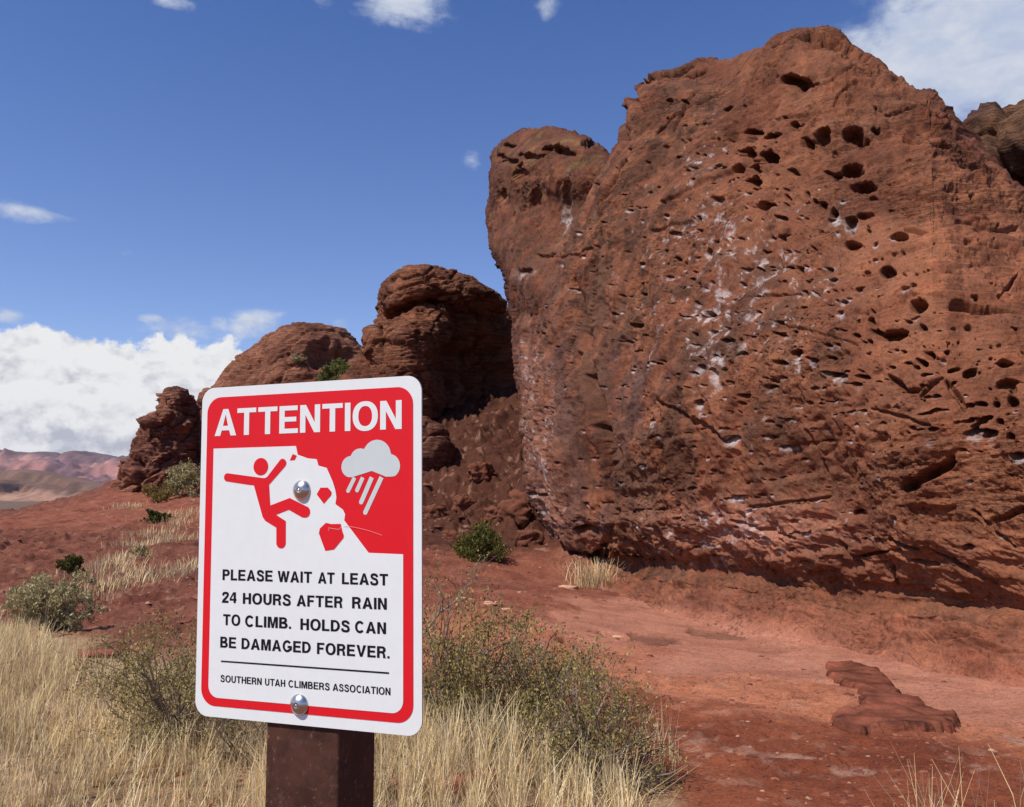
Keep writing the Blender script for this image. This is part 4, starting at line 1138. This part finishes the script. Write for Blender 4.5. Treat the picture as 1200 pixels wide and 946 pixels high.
def dead_branch(px0, py0, Y, pts, label):
    loc = pt(px0, py0, Y); r = np.random.default_rng(5)
    W_ = [pt(a, b, Y + dy) - loc for a, b, dy in pts]
    segs = []; rr = .012
    for a, b in zip(W_, W_[1:]):
        for k in range(4):
            p0 = a + (b - a) * k / 4; p1 = a + (b - a) * (k + 1) / 4
            segs.append([*p0, *p1, rr, rr * .93]); rr *= .93
            if r.random() < .7:
                d = (b - a) / np.linalg.norm(b - a) + r.normal(0, .7, 3); p = p1
                q = rr * .6
                for m in range(4):
                    d = d + r.normal(0, .25, 3); d /= np.linalg.norm(d); p2 = p + d * .07; segs.append([*p, *p2, q, q * .8]); q *= .8; p = p2
    V, Fc = tubes(np.array(segs), 5)
    c = np.tile(np.array([.24, .18, .15]), (len(V), 1))
    o = obj('dead_branch', mesh_from('dead_branch', V, Fc, M_TWIG, True, c), None, loc)
    return props(o, label, 'branch')


dead_branch(497, 742, 6.6, [(497, 742, 0), (515, 718, 0), (538, 702, .05), (545, 690, .1), (550, 675, .1)], 'curved grey dead branch reaching up right of the sign edge')


def tuft(px, py, n, h, wd, label, seed, group='pale grass tufts on the red slope', rad=.18, dark=1.0):
    r = np.random.default_rng(seed); g = ghit(px, py); z = float(gz([g[0]], [g[1]])[0])
    p = r.normal(0, rad * .5, (n, 2)); b = np.c_[p, gz(p[:, 0] + g[0], p[:, 1] + g[1]) - z - .02]
    az = np.arctan2(p[:, 1], p[:, 0]) + r.normal(0, .8, n); hs = h * r.uniform(.5, 1.1, n)
    c = STR[r.integers(0, len(STR), n)] * dark
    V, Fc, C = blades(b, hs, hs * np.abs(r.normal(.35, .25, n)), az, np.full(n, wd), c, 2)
    root = empty('grass_tuft', (g[0], g[1], z), label, 'grass tuft', group)
    props(obj('blades', mesh_from('blades', V, Fc, M_GRASS, False, C), root), kind='stuff')
    return root


tuft(697, 692, 260, .55, .016, 'single dry grass tuft at the foot of the cliff below the overhang', 1, None, .42)
TU = [(205, 612, 'pale grass tuft nearest the sign, high on the slope'), (193, 602, 'pale grass tuft directly under the orange tinged bush'), (222, 600, 'pale grass tuft touching the sign edge below the large bush'), (175, 628, 'broad pale grass tuft under the low dark green bush'), (200, 632, 'pale grass tuft right of the broad one on the slope'),
      (160, 640, 'pale grass tuft in the middle of the slope line of tufts'), (145, 656, 'small pale grass tuft left of the little grey green bush'), (128, 676, 'pale grass tuft upper right of the dark green bush'), (140, 690, 'yellowish grass tuft lower right of the dark green bush'), (112, 700, 'pale grass tuft beside the grey green plant'),
      (118, 668, 'small tuft left end of the tuft line'), (200, 675, 'lone wide grass tuft left of the sign at mid height'), (222, 668, 'grass tuft at the sign edge beside the lone wide one'), (150, 592, 'thin pale tuft at the crest of the slope')]
for i, (a, b, l) in enumerate(TU):
    tuft(a, b + 6, 170, .24, .017, l, 30 + i, rad=.62 + .25 * ((i * 7) % 5) / 4)
tuft(500, 945, 160, .22, .006, 'short bright grass tuft by the post bottom', 60, None, .12)

# ------------------------------------------------------------------ the sign
M_WHITE = flat_mat('white sheeting', (.76, .79, .765), .45, 0, 0, .25)
M_RED = flat_mat('red ink', (.70, .012, .020), .42, 0, 0, .25)
M_BLACK = flat_mat('black ink', (.012, .011, .015), .5, spec=.1)
M_GREY = flat_mat('pale grey ink', (.58, .64, .62), .4)
M_ALU = flat_mat('sheet edge', (.6, .62, .64), .35, .9)
M_BOLT = flat_mat('bolt steel', (.56, .55, .53), .30, 1.0, .4)
M_SCR = flat_mat('scratch', (.80, .30, .28), .6)

mp, t = new_mat('rusty brown post')
g = t.n('ShaderNodeTexCoord').outputs['Object']
na = t.noise(g, 28, 8, .7, .2); nb = t.noise(t.mapping(g, scale=(1, 1, .35)), 9, 6, .6)
nc = t.noise(g, 140, 4, .6)
c = t.mix(t.ramp(na, .35, .68), (.042, .018, .012, 1), (.085, .034, .021, 1))
c = t.mix(t.ramp(nb, .5, .72, 0, .6), c, (.032, .015, .012, 1))
c = t.mix(t.ramp(nc, .60, .72, 0, .7), c, (.22, .115, .08, 1))
c = t.mix(t.ramp(t.noise(g, 60, 6, .7), .56, .64, 0, .6), c, (.10, .055, .045, 1))
b = t.n('ShaderNodeBsdfPrincipled', i_Base_Color=c, i_Roughness=t.ramp(na, .3, .7, .6, .85), i_Specular_IOR_Level=.2, i_Metallic=.0,
        i_Normal=t.n('ShaderNodeBump', i_Strength=.35, i_Distance=.002, i_Height=na))
t.n('ShaderNodeOutputMaterial', i_Surface=b)
M_POST = mp

SW, SH = .305, .39923


def sign_matrix():
    a, bx, cy = -0.34825945, 0.00772227, -0.01022939
    Rz = Matrix.Rotation(a, 3, 'Z'); Rx = Matrix.Rotation(bx, 3, 'X'); Ry = Matrix.Rotation(cy, 3, 'Y')
    return (Rz @ Rx @ Ry).to_4x4()


centre = Vector((-0.24412615, 1.01646808, -0.07021609 + 1.6))
SM = Matrix.Translation(centre) @ sign_matrix()
yaw = -0.34825945
post_base = centre + Matrix.Rotation(yaw, 3, 'Z') @ Vector((0, .055, 0)); post_base.z = -.05
SIGN = empty('attention_sign', post_base, 'white and red rain warning sign for climbers bolted to a rusty square post', 'sign', rz=yaw)
INV = (Matrix.Translation(post_base) @ Matrix.Rotation(yaw, 4, 'Z')).inverted()


def part(name, me, parent, mtx=None):
    o = obj(name, me, parent)
    if mtx is not None: o.matrix_local = mtx
    return o


def mm(p, lift):      # sign millimetres (x from left, y from bottom) -> local metres
    return ((p[0] - 152.5) / 1000, -lift, (p[1] - 200) / 1000 * SH / .4)


def flat_shape(name, contours, mat, lift, parent, thick=0.0, mtx=None):
    """filled outline with holes as a thin sheet facing the reader"""
    cu = bpy.data.curves.new(name, 'CURVE'); cu.dimensions = '2D'; cu.fill_mode = 'FRONT' if not thick else 'BOTH'
    cu.extrude = thick / 2
    for cn in contours:
        s = cu.splines.new('POLY'); s.points.add(len(cn) - 1)
        for i, p in enumerate(cn): s.points[i].co = ((p[0] - 152.5) / 1000, (p[1] - 200) / 1000 * SH / .4, 0, 1)
        s.use_cyclic_u = True
    to = bpy.data.objects.new('tmp', cu); COL.objects.link(to)
    dg = bpy.context.evaluated_depsgraph_get(); dg.update()
    me = bpy.data.meshes.new_from_object(to.evaluated_get(dg))
    bpy.data.objects.remove(to); bpy.data.curves.remove(cu)
    me.name = name
    me.transform(Matrix(((1, 0, 0, 0), (0, 0, -1, -lift), (0, 1, 0, 0), (0, 0, 0, 1))))
    me.materials.clear(); me.materials.append(mat)
    return part(name, me, parent, mtx)


def rrect(x0, y0, x1, y1, r, n=10):
    out = []
    for cx, cy, a0 in ((x1 - r, y1 - r, 0), (x0 + r, y1 - r, 90), (x0 + r, y0 + r, 180), (x1 - r, y0 + r, 270)):
        for k in range(n + 1):
            a = R_(a0 + 90 * k / n); out.append((cx + r * math.cos(a), cy + r * math.sin(a)))
    return out


LOCAL = INV @ SM
PLATE = flat_shape('panel', [rrect(0, 0, 305, 400, 18)], M_WHITE, -.0012, SIGN, .0022, LOCAL)
PLATE.data.materials.append(M_ALU)
for p in PLATE.data.polygons:
    if abs(p.normal.y) < .5 or p.normal.y > .5: p.material_index = 1


def on_plate(name, contours, mat, lift):
    return flat_shape(name, contours, mat, lift, PLATE)


on_plate('red_field', [rrect(8.6, 13.0, 294.5, 387.6, 20)], M_RED, .0003)
pan = [(19.5, 323.6), (139.3, 323.6), (142.1, 313.1), (155.8, 308.5), (168.3, 307.1), (170.8, 299.4), (181.9, 296.7), (190, 281), (194.0, 270), (195.4, 262), (194.2, 254.1), (204.2, 247.7), (207.2, 242.3), (206.1, 235.4), (238.3, 198.6), (282.2, 197.6)]
r = 14
pan += [(282.2 - r + r * math.cos(a), 22.9 + r + r * math.sin(a)) for a in np.radians(np.linspace(0, -90, 9))]
pan += [(19.5 + r + r * math.cos(a), 22.9 + r + r * math.sin(a)) for a in np.radians(np.linspace(-90, -180, 9))]
on_plate('white_field', [pan], M_WHITE, .0006)


def circ(cx, cy, rx, ry=None, a0=0, a1=360, n=28):
    ry = ry or rx
    return [(cx + rx * math.cos(R_(a)), cy + ry * math.sin(R_(a))) for a in np.linspace(a0, a1, n, endpoint=(a1 - a0) < 360)]


on_plate('climber_head', [circ(89.9, 299.9, 10.6)], M_RED, .0009)
body = [(41.2, 292.8), (92, 286.2), (95.9, 286.0), (99.5, 287.6), (116.4, 306.4)] + circ(120.7, 303.4, 5.6, 5.4, 110, -38, 8) + \
       [(102.2, 277.8), (104.3, 253.0), (131.7, 261.8), (155.4, 251.6)] + circ(153.6, 245.2, 6.6, 6.8, 62, -105, 9) + \
       [(149.5, 238.7), (130.5, 247.8), (112.8, 241.9), (126.6, 234.4), (126.9, 208)] + circ(120.3, 208.5, 6.6, 6.4, 0, -180, 11) + \
       [(113.4, 226.6), (97.4, 234.8), (93.8, 239.2), (80.3, 277.6), (75, 277.9), (41.5, 282.6)] + circ(41.3, 287.7, 5.2, 5.1, 268, 92, 9)
on_plate('climber_figure', [body], M_RED, .0009)
for f in ([(135.1, 314.2), (140.8, 311.9), (137.8, 306.9), (131.0, 306.6)], [(173.9, 273.6), (184.0, 273.5), (189.0, 268.3), (188.6, 264.6), (178.7, 254.6), (168.8, 265.8)],
          [(181.7, 232.6), (189.0, 231.1), (201.6, 231.4), (203.5, 223.7), (205.7, 218.2), (205.4, 215.1), (192.9, 201.8), (181.2, 200.1), (172.3, 220.4), (173.6, 225.9)]):
    on_plate('falling_rock', [f], M_RED, .0009)
# cloud outline = hull of four discs over a flat base
cl = []
discs = [(214.2, 297.3, 12.4), (226.3, 305.5, 12.8), (248.3, 309.5, 18.2), (264.6, 297.2, 13.6)]
o0 = (242.0, 292.0)
for a in np.radians(np.arange(0, 360, 3)):
    dx, dy = math.cos(a), math.sin(a); best = 0
    for (cx, cy, rr) in discs:
        ox, oy = o0[0] - cx, o0[1] - cy; B = ox * dx + oy * dy; Cq = ox * ox + oy * oy - rr * rr; D = B * B - Cq
        if D > 0: best = max(best, -B + math.sqrt(D))
    x, y = o0[0] + dx * best, o0[1] + dy * best
    if y < 285.0: x = o0[0] + dx * best if dy == 0 else o0[0] + dx * min(best, (285.0 - o0[1]) / dy); y = 285.0
    cl.append((x, y))
on_plate('cloud', [cl], M_GREY, .0006)


def capsule(x0, y0, x1, y1, r0, flat=True):
    a = math.degrees(math.atan2(y1 - y0, x1 - x0))
    nx, ny = -math.sin(R_(a)) * r0, math.cos(R_(a)) * r0
    return [(x0 + nx, y0 + ny)] + [(x1 + r0 * math.cos(R_(q)), y1 + r0 * math.sin(R_(q))) for q in np.linspace(a + 90, a - 90, 9)] + [(x0 - nx, y0 - ny)]


for (x0, y0, x1, y1, r0) in ((219.4, 284.6, 211.0, 269.5, 2.5), (230.2, 284.6, 222.8, 270.0, 2.5), (242.0, 284.6, 228.3, 256.4, 2.8), (254.6, 284.6, 233.7, 244.5, 2.8)):
    on_plate('rain_streak', [capsule(x0, y0, x1, y1, r0)], M_GREY, .0006)


def stroke(pts, tk, mat, lift, name):
    P = np.array(pts, float); d = np.gradient(P, axis=0); d /= np.linalg.norm(d, axis=1)[:, None]; nrm = np.stack([-d[:, 1], d[:, 0]], 1) * tk / 2
    on_plate(name, [[tuple(q) for q in P + nrm] + [tuple(q) for q in (P - nrm)[::-1]]], mat, lift)


stroke([(206, 228.6), (214.2, 228.4), (226.6, 226.4), (240.7, 223.2), (255.6, 218.6)], .5, M_SCR, .0012, 'scratch')
stroke([(185.5, 223.3), (185.8, 226.7), (193.6, 225.5), (199.9, 224.9), (202.2, 228.0)], .7, M_SCR, .0012, 'scratch')


# --- lettering, drawn after a heavy grotesque
def centre_stroke(pts, t0):
    P = np.array(pts, float); n = len(P)
    L = []; Rr_ = []
    for i in range(n):
        a = P[i] - P[max(0, i - 1)]; b = P[min(n - 1, i + 1)] - P[i]
        if i == 0: a = b
        if i == n - 1: b = a
        a = a / np.linalg.norm(a); b = b / np.linalg.norm(b)
        na_ = np.array([-a[1], a[0]]); nb_ = np.array([-b[1], b[0]]); m = na_ + nb_; m /= np.linalg.norm(m)
        m = m * (t0 / 2) / max(.35, m @ na_)
        L.append(P[i] + m); Rr_.append(P[i] - m)
    return [tuple(q) for q in L] + [tuple(q) for q in Rr_[::-1]]


def spl(pts, n=6):
    P = np.array([pts[0]] + list(pts) + [pts[-1]], float); out = []
    for i in range(1, len(P) - 2):
        for k in range(n):
            t = k / n; a, b, c, d = P[i - 1], P[i], P[i + 1], P[i + 2]
            out.append(.5 * ((2 * b) + (-a + c) * t + (2 * a - 5 * b + 4 * c - d) * t * t + (-a + 3 * b - 3 * c + d) * t ** 3))
    out.append(P[-2]); return out


def glyph(ch, v, h):
    """contours and advance width for cap height 1, v = upright stroke, h = level stroke"""
    E_ = lambda cx, cy, rx, ry, a0, a1, n=12: [(cx + rx * math.cos(R_(a)), cy + ry * math.sin(R_(a))) for a in np.linspace(a0, a1, n)]
    full = lambda cx, cy, rx, ry: [(cx + rx * math.copysign(abs(math.cos(a)) ** .9, math.cos(a)), cy + ry * math.copysign(abs(math.sin(a)) ** .9, math.sin(a))) for a in np.linspace(0, 2 * math.pi, 36, endpoint=False)]
    if ch == 'A': return [[(0, 0), (.355, 1), (.575, 1), (.93, 0), (.93 - v * 1.12, 0), (.93 - v * 1.12 - .065, .20), (v * 1.12 + .065, .20), (v * 1.12, 0)], [(v * 1.12 + .115, .20 + h), (.465, .80), (.815 - v * 1.12, .20 + h)]], .93
    if ch == 'T': return [[(0, 1), (.80, 1), (.80, 1 - h), (.40 + v / 2, 1 - h), (.40 + v / 2, 0), (.40 - v / 2, 0), (.40 - v / 2, 1 - h), (0, 1 - h)]], .80
    if ch == 'E': return [[(0, 0), (0, 1), (.74, 1), (.74, 1 - h), (v, 1 - h), (v, .5 + h * .55), (.69, .5 + h * .55), (.69, .5 - h * .45), (v, .5 - h * .45), (v, h), (.76, h), (.76, 0)]], .76
    if ch == 'F': return [[(0, 0), (0, 1), (.70, 1), (.70, 1 - h), (v, 1 - h), (v, .5 + h * .5), (.62, .5 + h * .5), (.62, .5 - h * .5), (v, .5 - h * .5), (v, 0)]], .70
    if ch == 'L': return [[(0, 0), (0, 1), (v, 1), (v, h), (.68, h), (.68, 0)]], .68
    if ch == 'I': return [[(0, 0), (0, 1), (v, 1), (v, 0)]], v
    if ch == 'H': return [[(0, 0), (0, 1), (v, 1), (v, .5 + h * .55), (.80 - v, .5 + h * .55), (.80 - v, 1), (.80, 1), (.80, 0), (.80 - v, 0), (.80 - v, .5 - h * .45), (v, .5 - h * .45), (v, 0)]], .80
    if ch == 'N': return [[(0, 0), (0, 1), (v * 1.08, 1), (.80 - v, .36), (.80 - v, 1), (.80, 1), (.80, 0), (.80 - v * 1.08, 0), (v, .64), (v, 0)]], .80
    if ch == 'M': return [[(0, 0), (0, 1), (v * 1.4, 1), (.48, .33), (.96 - v * 1.4, 1), (.96, 1), (.96, 0), (.96 - v, 0), (.96 - v, .74), (.48 + v * .45, 0), (.48 - v * .45, 0), (v, .74), (v, 0)]], .96
    if ch == 'W':
        q = v * 1.08; return [[(0, 1), (q, 1), (.335, .34), (.51, 1), (.73, 1), (.905, .34), (1.24 - q, 1), (1.24, 1), (.99, 0), (.99 - q * 1.02, 0), (.62, .66), (.25 + q * 1.02, 0), (.25, 0)]], 1.24
    if ch == 'V': return [[(0, 1), (v * 1.12, 1), (.45, .27), (.90 - v * 1.12, 1), (.90, 1), (.56, 0), (.34, 0)]], .90
    if ch == 'O': return [full(.48, .5, .48, .525), full(.48, .5, .48 - v * 1.02, .525 - h)], .96
    if ch == 'U': return [[(0, 1), (v, 1), (v, .36)] + E_(.40, .36, .40 - v, .385 - h, 180, 360) + [(.80 - v, 1), (.80, 1), (.80, .36)] + E_(.40, .36, .40, .385, 360, 180)], .80
    if ch == 'D': return [[(0, 0), (0, 1)] + E_(.36, .5, .47, .5, 90, -90, 20), [(v, h)] + [(v, 1 - h)] + E_(.36, .5, .47 - v, .5 - h, 90, -90, 18)], .83
    if ch == 'P': return [[(0, 0), (0, 1)] + E_(.46, .695, .30, .305, 90, -90, 14) + [(v, .39), (v, 0)], [(v, .39 + h), (v, 1 - h)] + E_(.45, .695, .30 - v, .305 - h, 90, -90, 10)], .76
    if ch == 'R': return [[(0, 0), (0, 1)] + E_(.50, .715, .29, .285, 90, -55, 13) + [(.63, .44), (.73, .36), (.76, .10), (.82, 0), (.82 - v * 1.15, 0), (.545, .10), (.53, .31), (.44, .40), (v, .40), (v, 0)],
                         [(v, .40 + h), (v, 1 - h)] + E_(.48, .71, .30 - v, .29 - h, 90, -90, 10)], .82
    if ch == 'B': return [[(0, 0), (0, 1)] + E_(.46, .745, .27, .255, 90, -48, 11) + [(.66, .525)] + E_(.49, .28, .31, .28, 52, -90, 13),
                         [(v, .5 + h * .45), (v, 1 - h)] + E_(.45, .735, .27 - v * .95, .265 - h, 90, -90, 9), [(v, h), (v, .5 - h * .45)] + E_(.47, .275, .31 - v * .95, .275 - h * .95, 90, -90, 9)], .80
    if ch == 'S': return [centre_stroke(spl([(.64, .70), (.60, .84), (.38, 1.02 - h / 2), (.17, .87), (.135, .72), (.24, .60), (.40, .54), (.58, .46), (.655, .28), (.60, .12), (.38, -.02 + h / 2), (.14, .13), (.095, .32)], 5), (v + h) / 2)], .76
    if ch == 'C': return [centre_stroke([(.46 + (.46 - v / 2) * math.cos(R_(a)), .5 + (.525 - h / 2) * math.sin(R_(a))) for a in np.linspace(40, 320, 34)], (v + h) / 2)], .90
    if ch == 'G': return [centre_stroke([(.46 + (.46 - v / 2) * math.cos(R_(a)), .5 + (.525 - h / 2) * math.sin(R_(a))) for a in np.linspace(40, 312, 32)] + [(.82, .24), (.82, .44), (.50, .44)], (v + h) / 2)], .93
    if ch == '2': return [centre_stroke(spl([(.09, .66), (.14, .86), (.34, 1.0 - h / 2), (.56, .86), (.56, .66), (.36, .42), (.13, .20)], 5) + [(.095, h / 2), (.66, h / 2)], (v + h) / 2)], .66
    if ch == '4': return [[(.42, 0), (.42, .22), (0, .22), (0, .39), (.37, 1), (.42 + v, 1), (.42 + v, .39), (.72, .39), (.72, .22), (.42 + v, .22), (.42 + v, 0)], [(.155, .385), (.42, .385), (.42, .80)]], .72
    if ch == '.': return [[(0, 0), (0, .2), (.2, .2), (.2, 0)]], .20
    return [], .3


def word(txt, x0, x1, y, cap, v, h, mat, lift, track=.11):
    cs = []; x = 0
    for i, ch in enumerate(txt):
        c, wd = glyph(ch, v, h); 
        if i and ch in 'AVW' and txt[i - 1] in 'TVWA': x -= .05
        if i and ch == 'T' and txt[i - 1] == 'A': x -= .05
        cs += [[(p[0] + x, p[1]) for p in k] for k in c]; x += wd + track
    x -= track; s = (x1 - x0) / x
    cs = [[(x0 + p[0] * s, y + p[1] * cap) for p in k] for k in cs]
    on_plate('lettering', cs, mat, lift)


word('ATTENTION', 20.6, 280.3, 339.2, 33.2, .215, .17, M_WHITE, .0006, .085)
for txt, a, b_, y in (('PLEASE', 37, 109.2, 163.0), ('WAIT', 116.1, 163.4, 162.8), ('AT', 171.8, 193.9, 162.5), ('LEAST', 203.7, 263.3, 162.5), ('24', 37.3, 58, 136.0), ('HOURS', 67.3, 134.9, 135.6), ('AFTER', 143.1, 204.9, 135.5), ('RAIN', 217.2, 261.8, 135.6),
                      ('TO', 39.2, 64.1, 109.4), ('CLIMB.', 70.9, 135.8, 109.0), ('HOLDS', 148.5, 214.3, 108.6), ('CAN', 221, 260.9, 108.6), ('BE', 35.7, 58.8, 82.6), ('DAMAGED', 66.6, 162.9, 82.4), ('FOREVER.', 171.3, 265.4, 82.1)):
    word(txt, a, b_, y, 12.9, .235, .185, M_BLACK, .0009, .12)
for txt, a, b_ in (('SOUTHERN', 37.2, 96.1), ('UTAH', 100.7, 128.8), ('CLIMBERS', 133.0, 188.6), ('ASSOCIATION', 192.6, 266.6)):
    word(txt, a, b_, 42.2, 8.0, .215, .165, M_BLACK, .0009, .12)
on_plate('rule', [[(37.3, 65.5), (264.8, 65.2), (264.8, 67.1), (37.3, 67.3)]], M_BLACK, .0009)


def lathe(profile, n=28):
    V = []; Fc = []
    for r0, z0 in profile:
        for k in range(n):
            a = 2 * math.pi * k / n; V.append((r0 * math.cos(a), -z0, r0 * math.sin(a)))
    m = len(profile)
    for i in range(m - 1):
        for k in range(n): Fc.append((i * n + k, i * n + (k + 1) % n, (i + 1) * n + (k + 1) % n, (i + 1) * n + k))
    return V, Fc


# carriage bolts: domed head with a small centre mark, on a thin washer edge
prof = [(.0001, .0078), (.0012, .0077), (.0014, .0073), (.0020, .0073), (.0023, .0077), (.0045, .0072), (.0075, .0058), (.0100, .0038), (.0118, .0018), (.0122, .0006), (.0122, .0003)]
for (bx_, by_) in ((148.3, 271.0), (148.2, 23.5)):
    V, Fc = lathe(prof); p = mm((bx_, by_), .0002)
    V = np.array(V) + np.array(p)
    o = obj('bolt', mesh_from('bolt', V, Fc, M_BOLT, True), PLATE)


def post_mesh():
    hw = .0495; cr = .004; z0, z1 = 0.0, 1.53 + .05 + .16
    sec = []
    for cx, cy, a0 in ((hw - cr, hw - cr, 0), (-hw + cr, hw - cr, 90), (-hw + cr, -hw + cr, 180), (hw - cr, -hw + cr, 270)):
        for k in range(5):
            a = R_(a0 + 90 * k / 4); sec.append((cx + cr * math.cos(a), cy + cr * math.sin(a)))
    n = len(sec); V = []; Fc = []
    for z in (z0, z1):
        V += [(a - .001, b * .86 - .14 * hw, z) for a, b in sec]
    iw = [(a * .93 - .001, b * .80 - .14 * hw) for a, b in sec]
    for z in (z1, z1 - .3): V += [(a, b, z) for a, b in iw]
    def band(a, b):
        for k in range(n): Fc.append((a + k, a + (k + 1) % n, b + (k + 1) % n, b + k))
    band(0, n); band(n, 2 * n); band(2 * n, 3 * n)
    return mesh_from('post', V, Fc, M_POST, False)


part('post', post_mesh(), SIGN)

# ------------------------------------------------------------------ the air between here and the mountains
mh, t = new_mat('air')
pv = t.n('ShaderNodeVolumePrincipled', i_Color=(.80, .86, 1.0, 1), i_Density=.000022, i_Anisotropy=.2)
t.n('ShaderNodeOutputMaterial', i_Volume=pv)
hx, y0_, y1_, z0_, z1_ = 9000., -9000., 9000., -60., 420.
hv = [(a, b, c) for c in (z0_, z1_) for b in (y0_, y1_) for a in (-hx, hx)]
hf = [(0, 1, 3, 2), (4, 6, 7, 5), (0, 4, 5, 1), (2, 3, 7, 6), (0, 2, 6, 4), (1, 5, 7, 3)]
props(obj('haze', mesh_from('haze', hv, [f[::-1] for f in hf], mh, False)), kind='stuff')
